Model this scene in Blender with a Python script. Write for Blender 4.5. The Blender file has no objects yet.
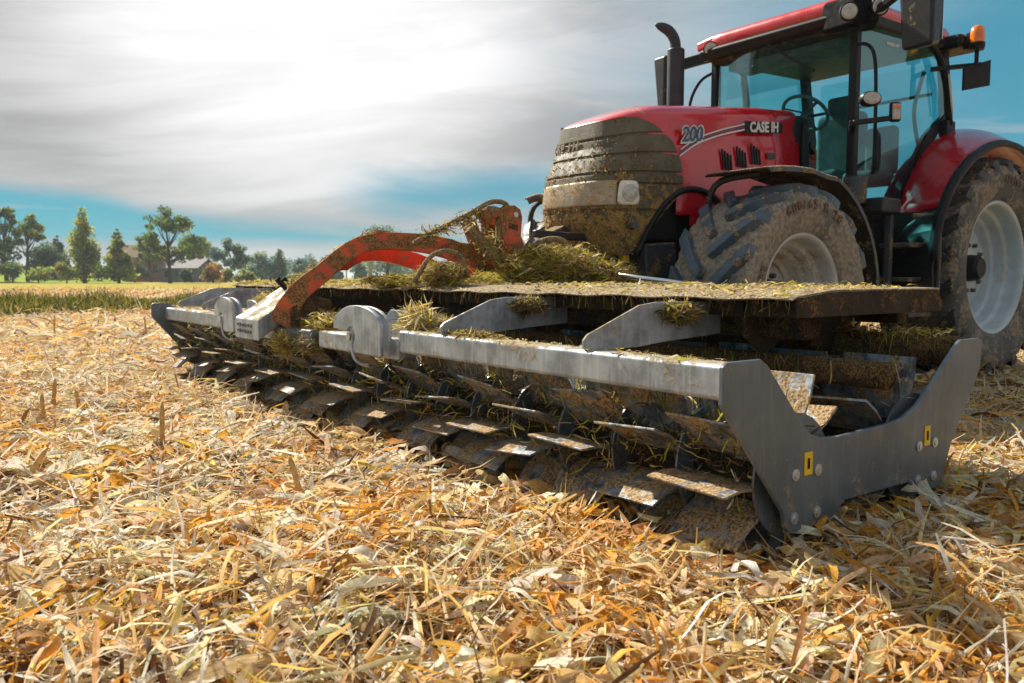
import bpy, math, random
import numpy as np
from mathutils import Vector, Matrix
random.seed(7); rng = np.random.default_rng(7)
S = bpy.context.scene; C = S.collection
rad = math.radians

# ---------------------------------------------------------------- camera
YAW = rad(53.2); CAMZ = .85
cam_d = bpy.data.cameras.new('camera'); cam = bpy.data.objects.new('camera', cam_d); C.objects.link(cam)
S.camera = cam
cam.location = (0, 0, CAMZ)
fwd = Vector((math.cos(YAW), math.sin(YAW), -64.5/814))
cam.rotation_euler = fwd.to_track_quat('-Z', 'Y').to_euler()
cam_d.sensor_width = 36; cam_d.lens = 814/1024*36; cam_d.clip_end = 8000; cam_d.clip_start = .05
cam_d.dof.use_dof = True; cam_d.dof.focus_distance = 3.4; cam_d.dof.aperture_fstop = 5.0
# ---------------------------------------------------------------- sun, sky, exposure
SUN = Vector((-.10, 1.0, .84)).normalized()
sd = bpy.data.lights.new('sun', 'SUN'); sd.energy = 4.9; sd.angle = rad(1.2); sd.color = (1, .92, .78)
so = bpy.data.objects.new('sun', sd); C.objects.link(so); so.rotation_euler = SUN.to_track_quat('Z', 'Y').to_euler()
so.location = (0, 20, 20)
S.view_settings.view_transform = 'Standard'; S.view_settings.look = 'None'
S.view_settings.exposure = .78; S.view_settings.gamma = 1
W = bpy.data.worlds.new('World'); S.world = W; W.use_nodes = True

class N:
    """tiny node helper"""
    def __init__(s, tree): s.t = tree; s.n = tree.nodes; s.l = tree.links
    def new(s, typ, **kw):
        n = s.n.new(typ)
        for k, v in kw.items(): setattr(n, k, v)
        return n
    def put(s, sock, v):
        if hasattr(v, 'links') or isinstance(v, bpy.types.NodeSocket): s.l.new(v, sock)
        else: sock.default_value = v
    def math(s, op, a, b=0., c=None, clamp=False):
        n = s.new('ShaderNodeMath', operation=op, use_clamp=clamp)
        s.put(n.inputs[0], a); s.put(n.inputs[1], b)
        if c is not None: s.put(n.inputs[2], c)
        return n.outputs[0]
    def mix(s, f, a, b, blend='MIX'):
        n = s.new('ShaderNodeMix', data_type='RGBA', blend_type=blend)
        s.put(n.inputs[0], f)
        s.put(n.inputs[6], (*a, 1) if isinstance(a, tuple) and len(a) == 3 else a)
        s.put(n.inputs[7], (*b, 1) if isinstance(b, tuple) and len(b) == 3 else b)
        return n.outputs[2]
    def ramp(s, f, lo, hi, a=0., b=1.):
        n = s.new('ShaderNodeMapRange', interpolation_type='SMOOTHSTEP')
        s.put(n.inputs[0], f)
        for i, v in enumerate((lo, hi, a, b)): s.put(n.inputs[i+1], v)
        return n.outputs[0]
    def noise(s, vec, scale, detail=4., rough=.55, dist=0.):
        n = s.new('ShaderNodeTexNoise')
        if vec is not None: s.put(n.inputs['Vector'], vec)
        n.inputs['Scale'].default_value = scale; n.inputs['Detail'].default_value = detail
        n.inputs['Roughness'].default_value = rough; n.inputs['Distortion'].default_value = dist
        return n.outputs['Fac']

def world():
    k = N(W.node_tree); k.n.clear()
    out = k.new('ShaderNodeOutputWorld'); bg = k.new('ShaderNodeBackground'); k.l.new(bg.outputs[0], out.inputs[0])
    sky = k.new('ShaderNodeTexSky', sky_type='NISHITA'); sky.sun_disc = False
    sky.sun_elevation = math.asin(SUN.z); sky.sun_rotation = math.atan2(SUN.x, SUN.y)
    sky.air_density = 1.1; sky.dust_density = .6; sky.ozone_density = 2.0
    tc = k.new('ShaderNodeTexCoord'); g = tc.outputs['Generated']
    sep = k.new('ShaderNodeSeparateXYZ'); k.l.new(g, sep.inputs[0])
    x, y, z = sep.outputs
    # compass angle (radians from the tractor's side of the field, + to the right) and height of the view direction
    fx, fy = math.cos(YAW), math.sin(YAW)
    a = k.math('ADD', k.math('MULTIPLY', x, fx), k.math('MULTIPLY', y, fy))
    b = k.math('ADD', k.math('MULTIPLY', x, fy), k.math('MULTIPLY', y, -fx))
    az = k.math('ARCTAN2', b, a)
    el = k.math('ARCSINE', z)
    cb = k.new('ShaderNodeCombineXYZ')
    k.put(cb.inputs[0], k.math('MULTIPLY', az, 1.0)); k.put(cb.inputs[1], k.math('MULTIPLY', k.math('ADD', el, k.math('MULTIPLY', az, .13)), 5.0)); 
    n1 = k.noise(cb.outputs[0], 2.2, 7, .55, .6)
    cb2 = k.new('ShaderNodeCombineXYZ')
    k.put(cb2.inputs[0], az); k.put(cb2.inputs[1], k.math('MULTIPLY', el, 10.0)); cb2.inputs[2].default_value = 3.3
    n2 = k.noise(cb2.outputs[0], 3.0, 6, .6, .3)
    nn = k.math('SUBTRACT', n1, .5)
    # main veil of high cloud: lower edge dips towards the middle, thins to the right
    edge = k.math('ADD', .092, k.math('MULTIPLY', k.math('ADD', az, .56), -.115))
    h = k.math('ADD', k.math('SUBTRACT', el, edge), k.math('MULTIPLY', nn, .07))
    veil = k.ramp(h, -.006, .022)
    right = k.ramp(k.math('ADD', az, k.math('MULTIPLY', nn, .55)), -.04, .40, 1., .28)
    right2 = k.ramp(k.math('ADD', az, k.math('MULTIPLY', nn, .3)), .30, .56, 1., .15)
    right2 = k.math('MAXIMUM', right2, k.ramp(k.math('ABSOLUTE', az), .85, 1.4))  # cloud cover added outside the view, as neutral fill instead of blue sky
    right = k.math('MAXIMUM', right, k.ramp(k.math('ABSOLUTE', az), .85, 1.4))
    veil = k.math('MULTIPLY', k.math('MULTIPLY', veil, right), right2)
    # blue gap in the middle, low
    gap = k.math('MULTIPLY', k.ramp(k.math('ABSOLUTE', k.math('SUBTRACT', el, k.math('ADD', .10, k.math('MULTIPLY', nn, .09)))), .0, .045, 1., 0.),
                 k.ramp(k.math('ABSOLUTE', k.math('SUBTRACT', az, -.02)), .10, .22, 1., 0.))
    veil = k.math('MULTIPLY', veil, k.math('SUBTRACT', 1., k.math('MULTIPLY', gap, .85)))
    # low bank near the horizon and thin streaks
    low = k.math('MULTIPLY', k.ramp(k.math('ADD', el, k.math('MULTIPLY', k.math('SUBTRACT', n2, .5), .03)), .030, .052, 1., 0.), .88)
    st = k.math('MULTIPLY', k.ramp(n2, .56, .70), k.ramp(el, .10, .2, .75, .25))
    cov = k.math('MAXIMUM', k.math('MAXIMUM', veil, low), k.math('MULTIPLY', st, .8), clamp=True)
    # veil lit from behind: brightest around the sun's bearing
    dt = k.new('ShaderNodeVectorMath', operation='DOT_PRODUCT'); k.l.new(g, dt.inputs[0])
    gl = Vector((math.cos(YAW+.24)*.92, math.sin(YAW+.24)*.92, .38)).normalized(); dt.inputs[1].default_value = gl
    glow = k.ramp(dt.outputs['Value'], .93, 1.0)
    cb3 = k.new('ShaderNodeCombineXYZ'); k.put(cb3.inputs[0], az); k.put(cb3.inputs[1], k.math('MULTIPLY', k.math('ADD', el, k.math('MULTIPLY', az, -.1)), 6.)); cb3.inputs[2].default_value = 8.
    n3 = k.noise(cb3.outputs[0], 2.4, 6, .55, .4)
    shade = k.math('ADD', k.ramp(n3, .36, .64, .24, .37), k.math('MULTIPLY', glow, .34))
    shade = k.math('MULTIPLY', shade, k.ramp(k.math('ABSOLUTE', az), .8, 2.2, 1., .85))  # brightness of the added rear cloud, set for fill light
    cc = k.new('ShaderNodeCombineColor'); k.put(cc.inputs[0], shade); k.put(cc.inputs[1], k.math('MULTIPLY', shade, .99)); k.put(cc.inputs[2], k.math('MULTIPLY', shade, 1.0))
    skc = k.mix(1., sky.outputs[0], (.006, .027, .036), 'MULTIPLY')
    skc = k.mix(.72, skc, k.mix(k.ramp(el, .0, .35), (.04, .235, .31), (.035, .20, .285)))
    col = k.mix(cov, skc, cc.outputs[0])
    col = k.mix(k.ramp(el, -.02, .0, 1., 0.), col, (.25, .22, .16))
    k.l.new(col, bg.inputs[0]); bg.inputs[1].default_value = 1.0
world()

# ---------------------------------------------------------------- materials
def mat(name, col, col2=None, rough=.6, metal=0., var=.12, vs=7., dirt=0., dcol=(.15, .10, .055), dcol2=(.30, .22, .12), ds=7., up=0., bump=.0, bs=80., streak=0., low=None, coat=0., spec=.5):
    m = bpy.data.materials.new(name); m.use_nodes = True
    k = N(m.node_tree); k.n.clear()
    out = k.new('ShaderNodeOutputMaterial'); p = k.new('ShaderNodeBsdfPrincipled'); k.l.new(p.outputs[0], out.inputs[0])
    tc = k.new('ShaderNodeTexCoord'); v = tc.outputs['Object']
    n1 = k.noise(v, vs, 5, .6)
    c2 = col2 or tuple(c*(1-2.2*var) for c in col)
    c1 = col if col2 else tuple(min(1, c*(1+var)) for c in col)
    base = k.mix(k.ramp(n1, .35, .65), c1, c2)
    if streak:
        mp = k.new('ShaderNodeMapping'); mp.inputs['Scale'].default_value = (40, 40, 4); k.l.new(v, mp.inputs[0])
        base = k.mix(k.math('MULTIPLY', k.ramp(k.noise(mp.outputs[0], 1., 4, .6), .48, .68), streak), base, tuple(min(1., c*1.7+.06) for c in col))
    r = k.ramp(k.noise(v, vs*3, 3), .3, .7, rough*.85, min(1, rough*1.15))
    mt = metal; hgt = k.noise(v, bs, 4)
    if dirt or up:
        nd = k.noise(v, ds, 9, .66)
        nf = k.noise(v, ds*9, 4, .6)
        s = k.math('ADD', k.math('MULTIPLY', nd, .75), k.math('MULTIPLY', nf, .25))
        if up:
            gm = k.new('ShaderNodeNewGeometry'); sp = k.new('ShaderNodeSeparateXYZ'); k.l.new(gm.outputs['Normal'], sp.inputs[0])
            s = k.math('ADD', s, k.math('MULTIPLY', k.math('MAXIMUM', sp.outputs[2], 0.), up))
        if low:
            sz = k.new('ShaderNodeSeparateXYZ'); k.l.new(v, sz.inputs[0])
            s = k.math('ADD', s, k.ramp(sz.outputs[2], low[0], low[1], low[2], 0.))
        th = .5 + (.5-dirt)*.32
        msk = k.ramp(s, th-.03, th+.035)
        dc = k.mix(k.ramp(nf, .38, .62), dcol, dcol2)
        base = k.mix(msk, base, dc)
        mr = k.new('ShaderNodeMix', data_type='FLOAT'); k.put(mr.inputs[0], msk); k.put(mr.inputs[2], r); mr.inputs[3].default_value = .95; r = mr.outputs[0]
        mm = k.math('MULTIPLY', k.math('SUBTRACT', 1., msk), metal); mt = mm
        hgt = k.math('ADD', k.math('MULTIPLY', hgt, .25), k.math('MULTIPLY', msk, k.math('ADD', .5, nf)))
        if not bump: bump = .25
        if coat: k.put(p.inputs['Coat Weight'], k.math('MULTIPLY', k.math('SUBTRACT', 1., msk), coat))
    elif coat: p.inputs['Coat Weight'].default_value = coat
    p.inputs['Coat Roughness'].default_value = .08
    k.put(p.inputs['Base Color'], base); k.put(p.inputs['Roughness'], r); k.put(p.inputs['Metallic'], mt)
    p.inputs['Specular IOR Level'].default_value = spec
    if bump:
        b = k.new('ShaderNodeBump'); b.inputs['Strength'].default_value = bump; b.inputs['Distance'].default_value = .012
        k.put(b.inputs['Height'], hgt); k.l.new(b.outputs[0], p.inputs['Normal'])
    return m

def leafmat(name, trans=.35, rough=.6, gain=1.0, striped=False):
    m = bpy.data.materials.new(name); m.use_nodes = True
    k = N(m.node_tree); k.n.clear()
    out = k.new('ShaderNodeOutputMaterial')
    at = k.new('ShaderNodeAttribute'); at.attribute_name = 'Col'
    tc = k.new('ShaderNodeTexCoord')
    if striped:
        a2 = k.new('ShaderNodeAttribute'); a2.attribute_name = 'Str'
        mp = k.new('ShaderNodeMapping'); mp.inputs['Scale'].default_value = (1.6, 9., 40.); k.l.new(a2.outputs['Vector'], mp.inputs[0])
        nv = k.noise(mp.outputs[0], 1.3, 3, .6)
        nz = k.math('MULTIPLY', k.ramp(nv, .35, .65, .62, 1.22), k.ramp(k.noise(tc.outputs['Object'], 60., 3, .6), .3, .7, .8, 1.12))
    else: nz = k.ramp(k.noise(tc.outputs['Object'], 45., 4, .6), .3, .7, .72*gain, 1.15*gain)
    cc = k.new('ShaderNodeCombineColor')
    for i in range(3): k.put(cc.inputs[i], nz)
    c = k.mix(1., at.outputs['Color'], cc.outputs[0], 'MULTIPLY')
    p = k.new('ShaderNodeBsdfPrincipled'); p.inputs['Roughness'].default_value = rough; p.inputs['Specular IOR Level'].default_value = .18
    t = k.new('ShaderNodeBsdfTranslucent'); ms = k.new('ShaderNodeMixShader'); ms.inputs[0].default_value = trans
    k.put(p.inputs['Base Color'], c); k.put(t.inputs[0], c)
    k.l.new(p.outputs[0], ms.inputs[1]); k.l.new(t.outputs[0], ms.inputs[2]); k.l.new(ms.outputs[0], out.inputs[0])
    return m

def glassmat(name, tint, refl=.12):
    m = bpy.data.materials.new(name); m.use_nodes = True
    k = N(m.node_tree); k.n.clear()
    out = k.new('ShaderNodeOutputMaterial'); t = k.new('ShaderNodeBsdfTransparent'); g = k.new('ShaderNodeBsdfGlossy')
    t.inputs[0].default_value = (*tint, 1); g.inputs['Roughness'].default_value = .02; g.inputs['Color'].default_value = (.55, .85, .9, 1)
    lw = k.new('ShaderNodeFresnel'); lw.inputs[0].default_value = 1.35
    ms = k.new('ShaderNodeMixShader'); k.put(ms.inputs[0], k.math('MULTIPLY', lw.outputs[0], refl*2.6))
    k.l.new(t.outputs[0], ms.inputs[1]); k.l.new(g.outputs[0], ms.inputs[2]); k.l.new(ms.outputs[0], out.inputs[0])
    return m

MUD = dict(dcol=(.13, .085, .045), dcol2=(.30, .215, .11))
M = dict(
 galv=mat('galvanised', (.40, .45, .51), rough=.42, metal=.5, var=.16, vs=9, dirt=.24, up=.12, streak=.3, dcol=(.20, .15, .09), dcol2=(.42, .34, .22), bump=.15, ds=5),
 endp=mat('painted_plate', (.15, .185, .225), rough=.42, metal=.45, var=.10, vs=3, dirt=.14, streak=.16, ds=11, low=(.06, .30, .06), dcol=(.13, .10, .07), dcol2=(.30, .24, .17), bump=.12),
 blade=mat('blade_steel', (.24, .28, .33), rough=.42, metal=.5, var=.3, vs=14, dirt=.44, up=.05, ds=11, streak=.7, dcol=(.12, .075, .035), dcol2=(.50, .34, .17), bump=.22),
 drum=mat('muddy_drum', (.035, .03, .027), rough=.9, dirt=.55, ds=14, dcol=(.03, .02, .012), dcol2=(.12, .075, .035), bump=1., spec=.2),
 beam=mat('muddy_beam', (.07, .055, .04), rough=.9, dirt=.6, up=.10, ds=16, dcol=(.05, .032, .016), dcol2=(.24, .15, .06), bump=.9, spec=.2),
 sheet=mat('cover_sheet', (.34, .30, .25), rough=.6, metal=.2, dirt=.55, up=.14, ds=9, dcol=(.10, .065, .035), dcol2=(.42, .33, .20), bump=.7),
 under=mat('rusty_flange', (.05, .037, .025), rough=.8, dirt=.3, ds=12, dcol=(.09, .05, .02), dcol2=(.24, .14, .05), bump=.6, spec=.2),
 orange=mat('orange_paint', (.78, .10, .02), (.62, .07, .015), rough=.42, dirt=.60, up=.14, ds=9, dcol=(.13, .06, .025), dcol2=(.38, .20, .08), coat=.2),
 red2=mat('bright_red_paint', (.80, .045, .02), rough=.4, dirt=.3, ds=8, coat=.2, **MUD),
 red=mat('tractor_red', (.60, .004, .018), rough=.30, var=.05, vs=2, dirt=.04, up=.05, ds=5, coat=.9, low=(.9, 2.0, .05), dcol=(.3, .12, .08), dcol2=(.42, .28, .18), bump=.02),
 grille=mat('muddy_grille', (.15, .135, .10), (.105, .095, .07), rough=.6, dirt=.16, ds=16, low=(1.15, 1.85, .17), dcol=(.24, .155, .055), dcol2=(.46, .31, .12), bump=.9, spec=.3),
 band=mat('muddy_lamp_band', (.44, .37, .28), rough=.4, dirt=.48, ds=12, dcol=(.36, .24, .12), dcol2=(.5, .38, .22)),
 black=mat('black_plastic', (.016, .018, .022), rough=.45, var=.1, dirt=.12, up=.06, **MUD),
 blackc=mat('clean_black', (.010, .012, .015), rough=.5, var=.1, spec=.25),
 dgrey=mat('dark_grey_metal', (.06, .075, .085), rough=.5, metal=.2, dirt=.35, up=.08, **MUD),
 exh=mat('exhaust_black', (.035, .042, .055), rough=.5, metal=.3, var=.1),
 fend=mat('fender_plastic', (.07, .055, .04), rough=.6, dirt=.35, up=.22, ds=8, dcol=(.10, .065, .04), dcol2=(.45, .39, .30)),
 tyre=mat('dusty_tyre', (.16, .15, .14), rough=.85, dirt=.66, ds=3.5, dcol=(.21, .18, .14), dcol2=(.34, .295, .235), bump=.25),
 tyre2=mat('rear_tyre', (.10, .10, .10), rough=.85, dirt=.5, ds=3.5, dcol=(.17, .145, .115), dcol2=(.28, .24, .19), bump=.25),
 lug=mat('tread_rubber', (.07, .115, .16), rough=.4, dirt=.33, ds=10, dcol=(.26, .19, .11), dcol2=(.44, .34, .23), bump=.7),
 lug2=mat('rear_tread_rubber', (.03, .04, .052), rough=.55, dirt=.36, ds=6, dcol=(.12, .085, .045), dcol2=(.34, .25, .14), bump=.8),
 rim=mat('rim_paint', (.52, .53, .52), rough=.35, var=.06, dirt=.38, ds=4, dcol=(.3, .24, .17), dcol2=(.5, .44, .35)),
 rimb=mat('rear_rim_paint', (.46, .56, .63), rough=.32, var=.05, dirt=.2, ds=4, dcol=(.3, .26, .2), dcol2=(.5, .46, .4), bump=.03),
 yellow=mat('yellow_sticker', (.85, .55, .01), rough=.4, var=.05),
 bolt=mat('zinc_bolt', (.62, .64, .66), rough=.35, metal=.7, var=.1),
 lens=mat('lamp_lens', (.50, .50, .47), rough=.18, var=.1, vs=30, coat=.6),
 amber=mat('amber_lens', (.95, .22, .01), rough=.15, var=.1, coat=.7),
 lampw=mat('dusty_white_lamp', (.78, .77, .72), rough=.25, dirt=.18, ds=14, dcol=(.4, .33, .22), dcol2=(.55, .48, .36), coat=.4),
 white=mat('white_decal', (.75, .78, .80), rough=.4, var=.04),
 mutedw=mat('dusty_white_decal', (.42, .37, .28), rough=.6, var=.1),
 blue=mat('blue_decal', (.03, .10, .22), rough=.4, var=.04),
 bluecap=mat('blue_cap', (.02, .12, .45), rough=.4),
 cabin=mat('cab_interior', (.16, .18, .18), rough=.8),
 seat=mat('seat_fabric', (.12, .125, .12), rough=.9),
 chrome=mat('piston_rod', (.75, .78, .82), rough=.2, metal=.8, var=.03),
 hose=mat('muddy_hose', (.05, .045, .04), rough=.7, dirt=.68, ds=14, dcol=(.15, .10, .05), dcol2=(.38, .28, .14)),
 bark=mat('bark', (.07, .05, .035), rough=.9, var=.25, bump=.5, bs=8),
 brick=mat('brick_wall', (.30, .13, .09), rough=.9, var=.1),
 plaster=mat('grey_plaster', (.15, .18, .23), rough=.9),
 tile=mat('roof_tile', (.16, .15, .16), rough=.8),
 rooft=mat('red_roof_tile', (.22, .10, .07), rough=.8),
 pane=mat('dark_pane', (.03, .04, .05), rough=.15),
 conc=mat('concrete_pole', (.30, .32, .33), rough=.9),
 clod=mat('earth_clod', (.42, .24, .12), rough=.95, var=.2, vs=12, bump=1., bs=30),
 husk=leafmat('husk', .42, .6, striped=True), green=leafmat('green_debris', .4, .6), foliage=leafmat('foliage', .6, .6, 1.6), grass=leafmat('grass_blade', .4, .6),
)
M['podm'] = mat('matt_black', (.010, .011, .013), rough=.9, var=.1, spec=.08)
M['glass'] = glassmat('teal_glass', (.56, .86, .88), .09)

# ---------------------------------------------------------------- mesh builder
class MB:
    def __init__(s): s.v = []; s.f = []
    def add(s, vs, fs):
        o = len(s.v); s.v += [tuple(map(float, p)) for p in vs]; s.f += [tuple(i+o for i in f) for f in fs]; return s
    def box(s, c, d, rot=None):
        hx, hy, hz = d[0]/2, d[1]/2, d[2]/2
        vs = [Vector((x, y, z)) for x in (-hx, hx) for y in (-hy, hy) for z in (-hz, hz)]
        if rot is not None: vs = [rot @ p for p in vs]
        vs = [p+Vector(c) for p in vs]
        return s.add(vs, [(0, 1, 3, 2), (4, 6, 7, 5), (0, 4, 5, 1), (2, 3, 7, 6), (0, 2, 6, 4), (1, 5, 7, 3)])
    def bar(s, a, b, w, h, up=(0, 0, 1)):
        a, b = Vector(a), Vector(b); d = (b-a).normalized(); sx = d.cross(Vector(up)).normalized(); sz = sx.cross(d)
        vs = []
        for p in (a, b):
            for i, j in ((-1, -1), (1, -1), (1, 1), (-1, 1)): vs.append(p+sx*i*w/2+sz*j*h/2)
        return s.add(vs, [(0, 1, 2, 3), (7, 6, 5, 4), (0, 4, 5, 1), (1, 5, 6, 2), (2, 6, 7, 3), (3, 7, 4, 0)])
    def hexa(s, p):
        return s.add(p, [(0, 3, 2, 1), (4, 5, 6, 7), (0, 1, 5, 4), (1, 2, 6, 5), (2, 3, 7, 6), (3, 0, 4, 7)])
    def prism(s, pts, ax, a, b):
        f = {'y': lambda p, t: (p[0], t, p[1]), 'x': lambda p, t: (t, p[0], p[1]), 'z': lambda p, t: (p[0], p[1], t)}[ax]
        n = len(pts); vs = [f(p, a) for p in pts]+[f(p, b) for p in pts]
        return s.add(vs, [tuple(range(n)), tuple(range(2*n-1, n-1, -1))]+[(i, i+n, (i+1) % n+n, (i+1) % n) for i in range(n)])
    def tube(s, path, r, n=10, cap=True):
        P = [Vector(p) for p in path]; rs = r if isinstance(r, (list, tuple)) else [r]*len(P)
        o = len(s.v); vs = []; u = None
        for i, p in enumerate(P):
            d = (P[min(i+1, len(P)-1)]-P[max(i-1, 0)]).normalized()
            if u is None: u = d.orthogonal().normalized()
            u = (u-d*u.dot(d)).normalized(); w = d.cross(u)
            for j in range(n):
                t = 2*math.pi*j/n; vs.append(p+(u*math.cos(t)+w*math.sin(t))*rs[i])
        fs = [(i*n+j, i*n+(j+1) % n, (i+1)*n+(j+1) % n, (i+1)*n+j) for i in range(len(P)-1) for j in range(n)]
        if cap: fs += [tuple(range(n-1, -1, -1)), tuple(range((len(P)-1)*n, len(P)*n))]
        return s.add(vs, fs)
    def lathe(s, prof, c, axis='y', n=48, closed=False):
        vs = []; m = len(prof); c = Vector(c)
        for i in range(n):
            t = 2*math.pi*i/n; cs, sn = math.cos(t), math.sin(t)
            for r, a in prof:
                vs.append(c+{'y': Vector((r*cs, a, r*sn)), 'z': Vector((r*cs, r*sn, a)), 'x': Vector((a, r*cs, r*sn))}[axis])
        fs = []
        for i in range(n):
            i2 = (i+1) % n
            for j in range(m if closed else m-1):
                j2 = (j+1) % m; fs.append((i*m+j, i*m+j2, i2*m+j2, i2*m+j))
        return s.add(vs, fs)
    def grid(s, rows):
        n = len(rows[0]); vs = [p for r in rows for p in r]
        return s.add(vs, [(i*n+j, i*n+j+1, (i+1)*n+j+1, (i+1)*n+j) for i in range(len(rows)-1) for j in range(n-1)])
    def build(s, name, m, parent=None, bevel=0., smooth=False, thick=0., seg=2):
        me = bpy.data.meshes.new(name); me.from_pydata(s.v, [], s.f); me.update()
        if smooth: me.shade_smooth()
        me.materials.append(M[m] if isinstance(m, str) else m)
        o = bpy.data.objects.new(name, me); C.objects.link(o)
        if parent is not None:
            o.parent = parent
            if parent.type == 'EMPTY': o.location = -Vector(parent.location)
        if thick:
            q = o.modifiers.new('solid', 'SOLIDIFY'); q.thickness = thick; q.offset = 0
        if bevel:
            q = o.modifiers.new('bevel', 'BEVEL'); q.width = bevel; q.segments = seg; q.limit_method = 'ANGLE'; q.angle_limit = rad(35)
            q.harden_normals = True
            me.shade_smooth()
        return o
def tag(o, label=None, cat=None, group=None, kind=None):
    if label: o['label'] = label
    if cat: o['category'] = cat
    if group: o['group'] = group
    if kind: o['kind'] = kind
    return o
def empty(name, loc, label, cat, group=None):
    o = bpy.data.objects.new(name, None); C.objects.link(o); o.location = loc; o.empty_display_size = .2
    return tag(o, label, cat, group)
def text(body, name, m, parent, origin, right, up, size, ext=.002, shear=0., bold=.0, sx=1.):
    cu = bpy.data.curves.new('t', 'FONT'); cu.body = body; cu.size = size; cu.extrude = ext; cu.shear = shear; cu.offset = bold
    cu.resolution_u = 3
    t = bpy.data.objects.new('t', cu); C.objects.link(t)
    dg = bpy.context.evaluated_depsgraph_get(); me = bpy.data.meshes.new_from_object(t.evaluated_get(dg))
    bpy.data.objects.remove(t); 
    R, U = Vector(right).normalized(), Vector(up).normalized(); Nn = R.cross(U); O = Vector(origin)
    for v in me.vertices: v.co = O+R*v.co.x*sx+U*v.co.y+Nn*v.co.z
    me.materials.clear(); me.materials.append(M[m]); me.name = name
    o = bpy.data.objects.new(name, me); C.objects.link(o)
    if parent is not None:
        o.parent = parent
        if parent.type == 'EMPTY': o.location = -Vector(parent.location)
    return o
def arc(cx, cz, r, a0, a1, n):
    return [(cx+r*math.cos(rad(a0+(a1-a0)*i/n)), cz+r*math.sin(rad(a0+(a1-a0)*i/n))) for i in range(n+1)]
def cr(pts, n=6):
    P = [Vector(p) for p in pts]; P = [P[0]*2-P[1]]+P+[P[-1]*2-P[-2]]; out = []
    for i in range(1, len(P)-2):
        for j in range(n):
            t = j/n; a, b, c, d = P[i-1:i+3]
            out.append(.5*((2*b)+(c-a)*t+(2*a-5*b+4*c-d)*t*t+(3*b-a-3*c+d)*t**3))
    return out+[P[-2]]

# ---------------------------------------------------------------- scattered strips (husks, leaves, straw)
def templates(K, kind):
    T = []
    for q in range(K):
        seg = 6; t = np.linspace(0, 1, seg+1)
        if kind == 'husk':
            a_, b_ = rng.uniform(.15, 1, 2); w = np.minimum(1, np.minimum(a_*.5+t*rng.uniform(2, 6), b_*.4+(1-t)*rng.uniform(1, 4)))*(1+rng.normal(0, .12, seg+1))
            bend = rng.normal(0, 1.5); tw = rng.normal(0, 1.2); fold = rng.uniform(-1.2, 1.2)
        elif kind == 'leaf': w = np.clip(1.15-t, .12, 1)*np.minimum(1, t*6+.5); bend = rng.normal(0, 1.5); tw = rng.normal(0, 1.8); fold = rng.uniform(-.6, .6)
        else: w = np.ones(seg+1)*.9; bend = rng.normal(0, .9); tw = rng.normal(0, .8); fold = .9
        ang = bend*(t-.5)+rng.normal(0, .18, seg+1); yawb = rng.normal(0, .7)*(t-.5)
        dx = np.cos(ang)*np.cos(yawb)/seg; dz = np.sin(ang)/seg; dy = np.sin(yawb)*np.cos(ang)/seg
        px, py, pz = [np.concatenate([[0], np.cumsum(d[1:])]) for d in (dx, dy, dz)]
        px -= px.mean(); py -= py.mean(); pz -= pz.mean()
        V = []
        for i in range(seg+1):
            a = tw*(t[i]-.5)+rng.normal(0, .12)
            for s in (-1, 0, 1):
                V.append((px[i], py[i], pz[i], math.cos(a)*s*w[i]*.5, math.sin(a)*s*w[i]*.5+(0 if s else fold*.25*w[i])))
        T.append(np.array(V))
    return np.array(T)
TPL = {k: templates(48, k) for k in ('husk', 'leaf', 'fibre')}
SEG = 6
FQ = np.array([(i*3+j, i*3+j+1, (i+1)*3+j+1, (i+1)*3+j) for i in range(SEG) for j in range(2)])
def strips(kind, pos, L, Wd, yaw, pitch, roll):
    n = len(pos); T = TPL[kind][rng.integers(0, 48, n)]
    X = T[:, :, 0]*L[:, None]; Y = T[:, :, 1]*L[:, None]+T[:, :, 3]*Wd[:, None]; Z = T[:, :, 2]*L[:, None]+T[:, :, 4]*Wd[:, None]
    cr_, sr = np.cos(roll)[:, None], np.sin(roll)[:, None]; Y, Z = Y*cr_-Z*sr, Y*sr+Z*cr_
    cp, sp = np.cos(pitch)[:, None], np.sin(pitch)[:, None]; X, Z = X*cp-Z*sp, X*sp+Z*cp
    cy, sy = np.cos(yaw)[:, None], np.sin(yaw)[:, None]; X, Y = X*cy-Y*sy, X*sy+Y*cy
    return np.stack([X+pos[:, 0:1], Y+pos[:, 1:2], Z+pos[:, 2:3]], -1)
def mesh_np(name, verts, faces, cols, m, strp=None):
    me = bpy.data.meshes.new(name); nv, nf = len(verts), len(faces); k = faces.shape[1]
    me.vertices.add(nv); me.vertices.foreach_set('co', verts.astype(np.float32).ravel())
    me.loops.add(nf*k); me.loops.foreach_set('vertex_index', faces.astype(np.int32).ravel())
    me.polygons.add(nf); me.polygons.foreach_set('loop_start', np.arange(0, nf*k, k, dtype=np.int32))
    me.update(calc_edges=True)
    a = me.color_attributes.new('Col', 'FLOAT_COLOR', 'POINT')
    a.data.foreach_set('color', np.concatenate([cols, np.ones((nv, 1))], 1).astype(np.float32).ravel())
    if strp is not None:
        b = me.attributes.new('Str', 'FLOAT_VECTOR', 'POINT'); b.data.foreach_set('vector', strp.astype(np.float32).ravel())
    me.materials.append(M[m]); me.shade_smooth()
    o = bpy.data.objects.new(name, me); C.objects.link(o); return o
def pal(n, colors, weights, jit=.12):
    c = np.array(colors)[rng.choice(len(colors), n, p=np.array(weights)/sum(weights))]
    return np.clip(c*(1+rng.normal(0, jit, (n, 1)))*(1+rng.normal(0, .04, (n, 3))), .005, .95)
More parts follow.
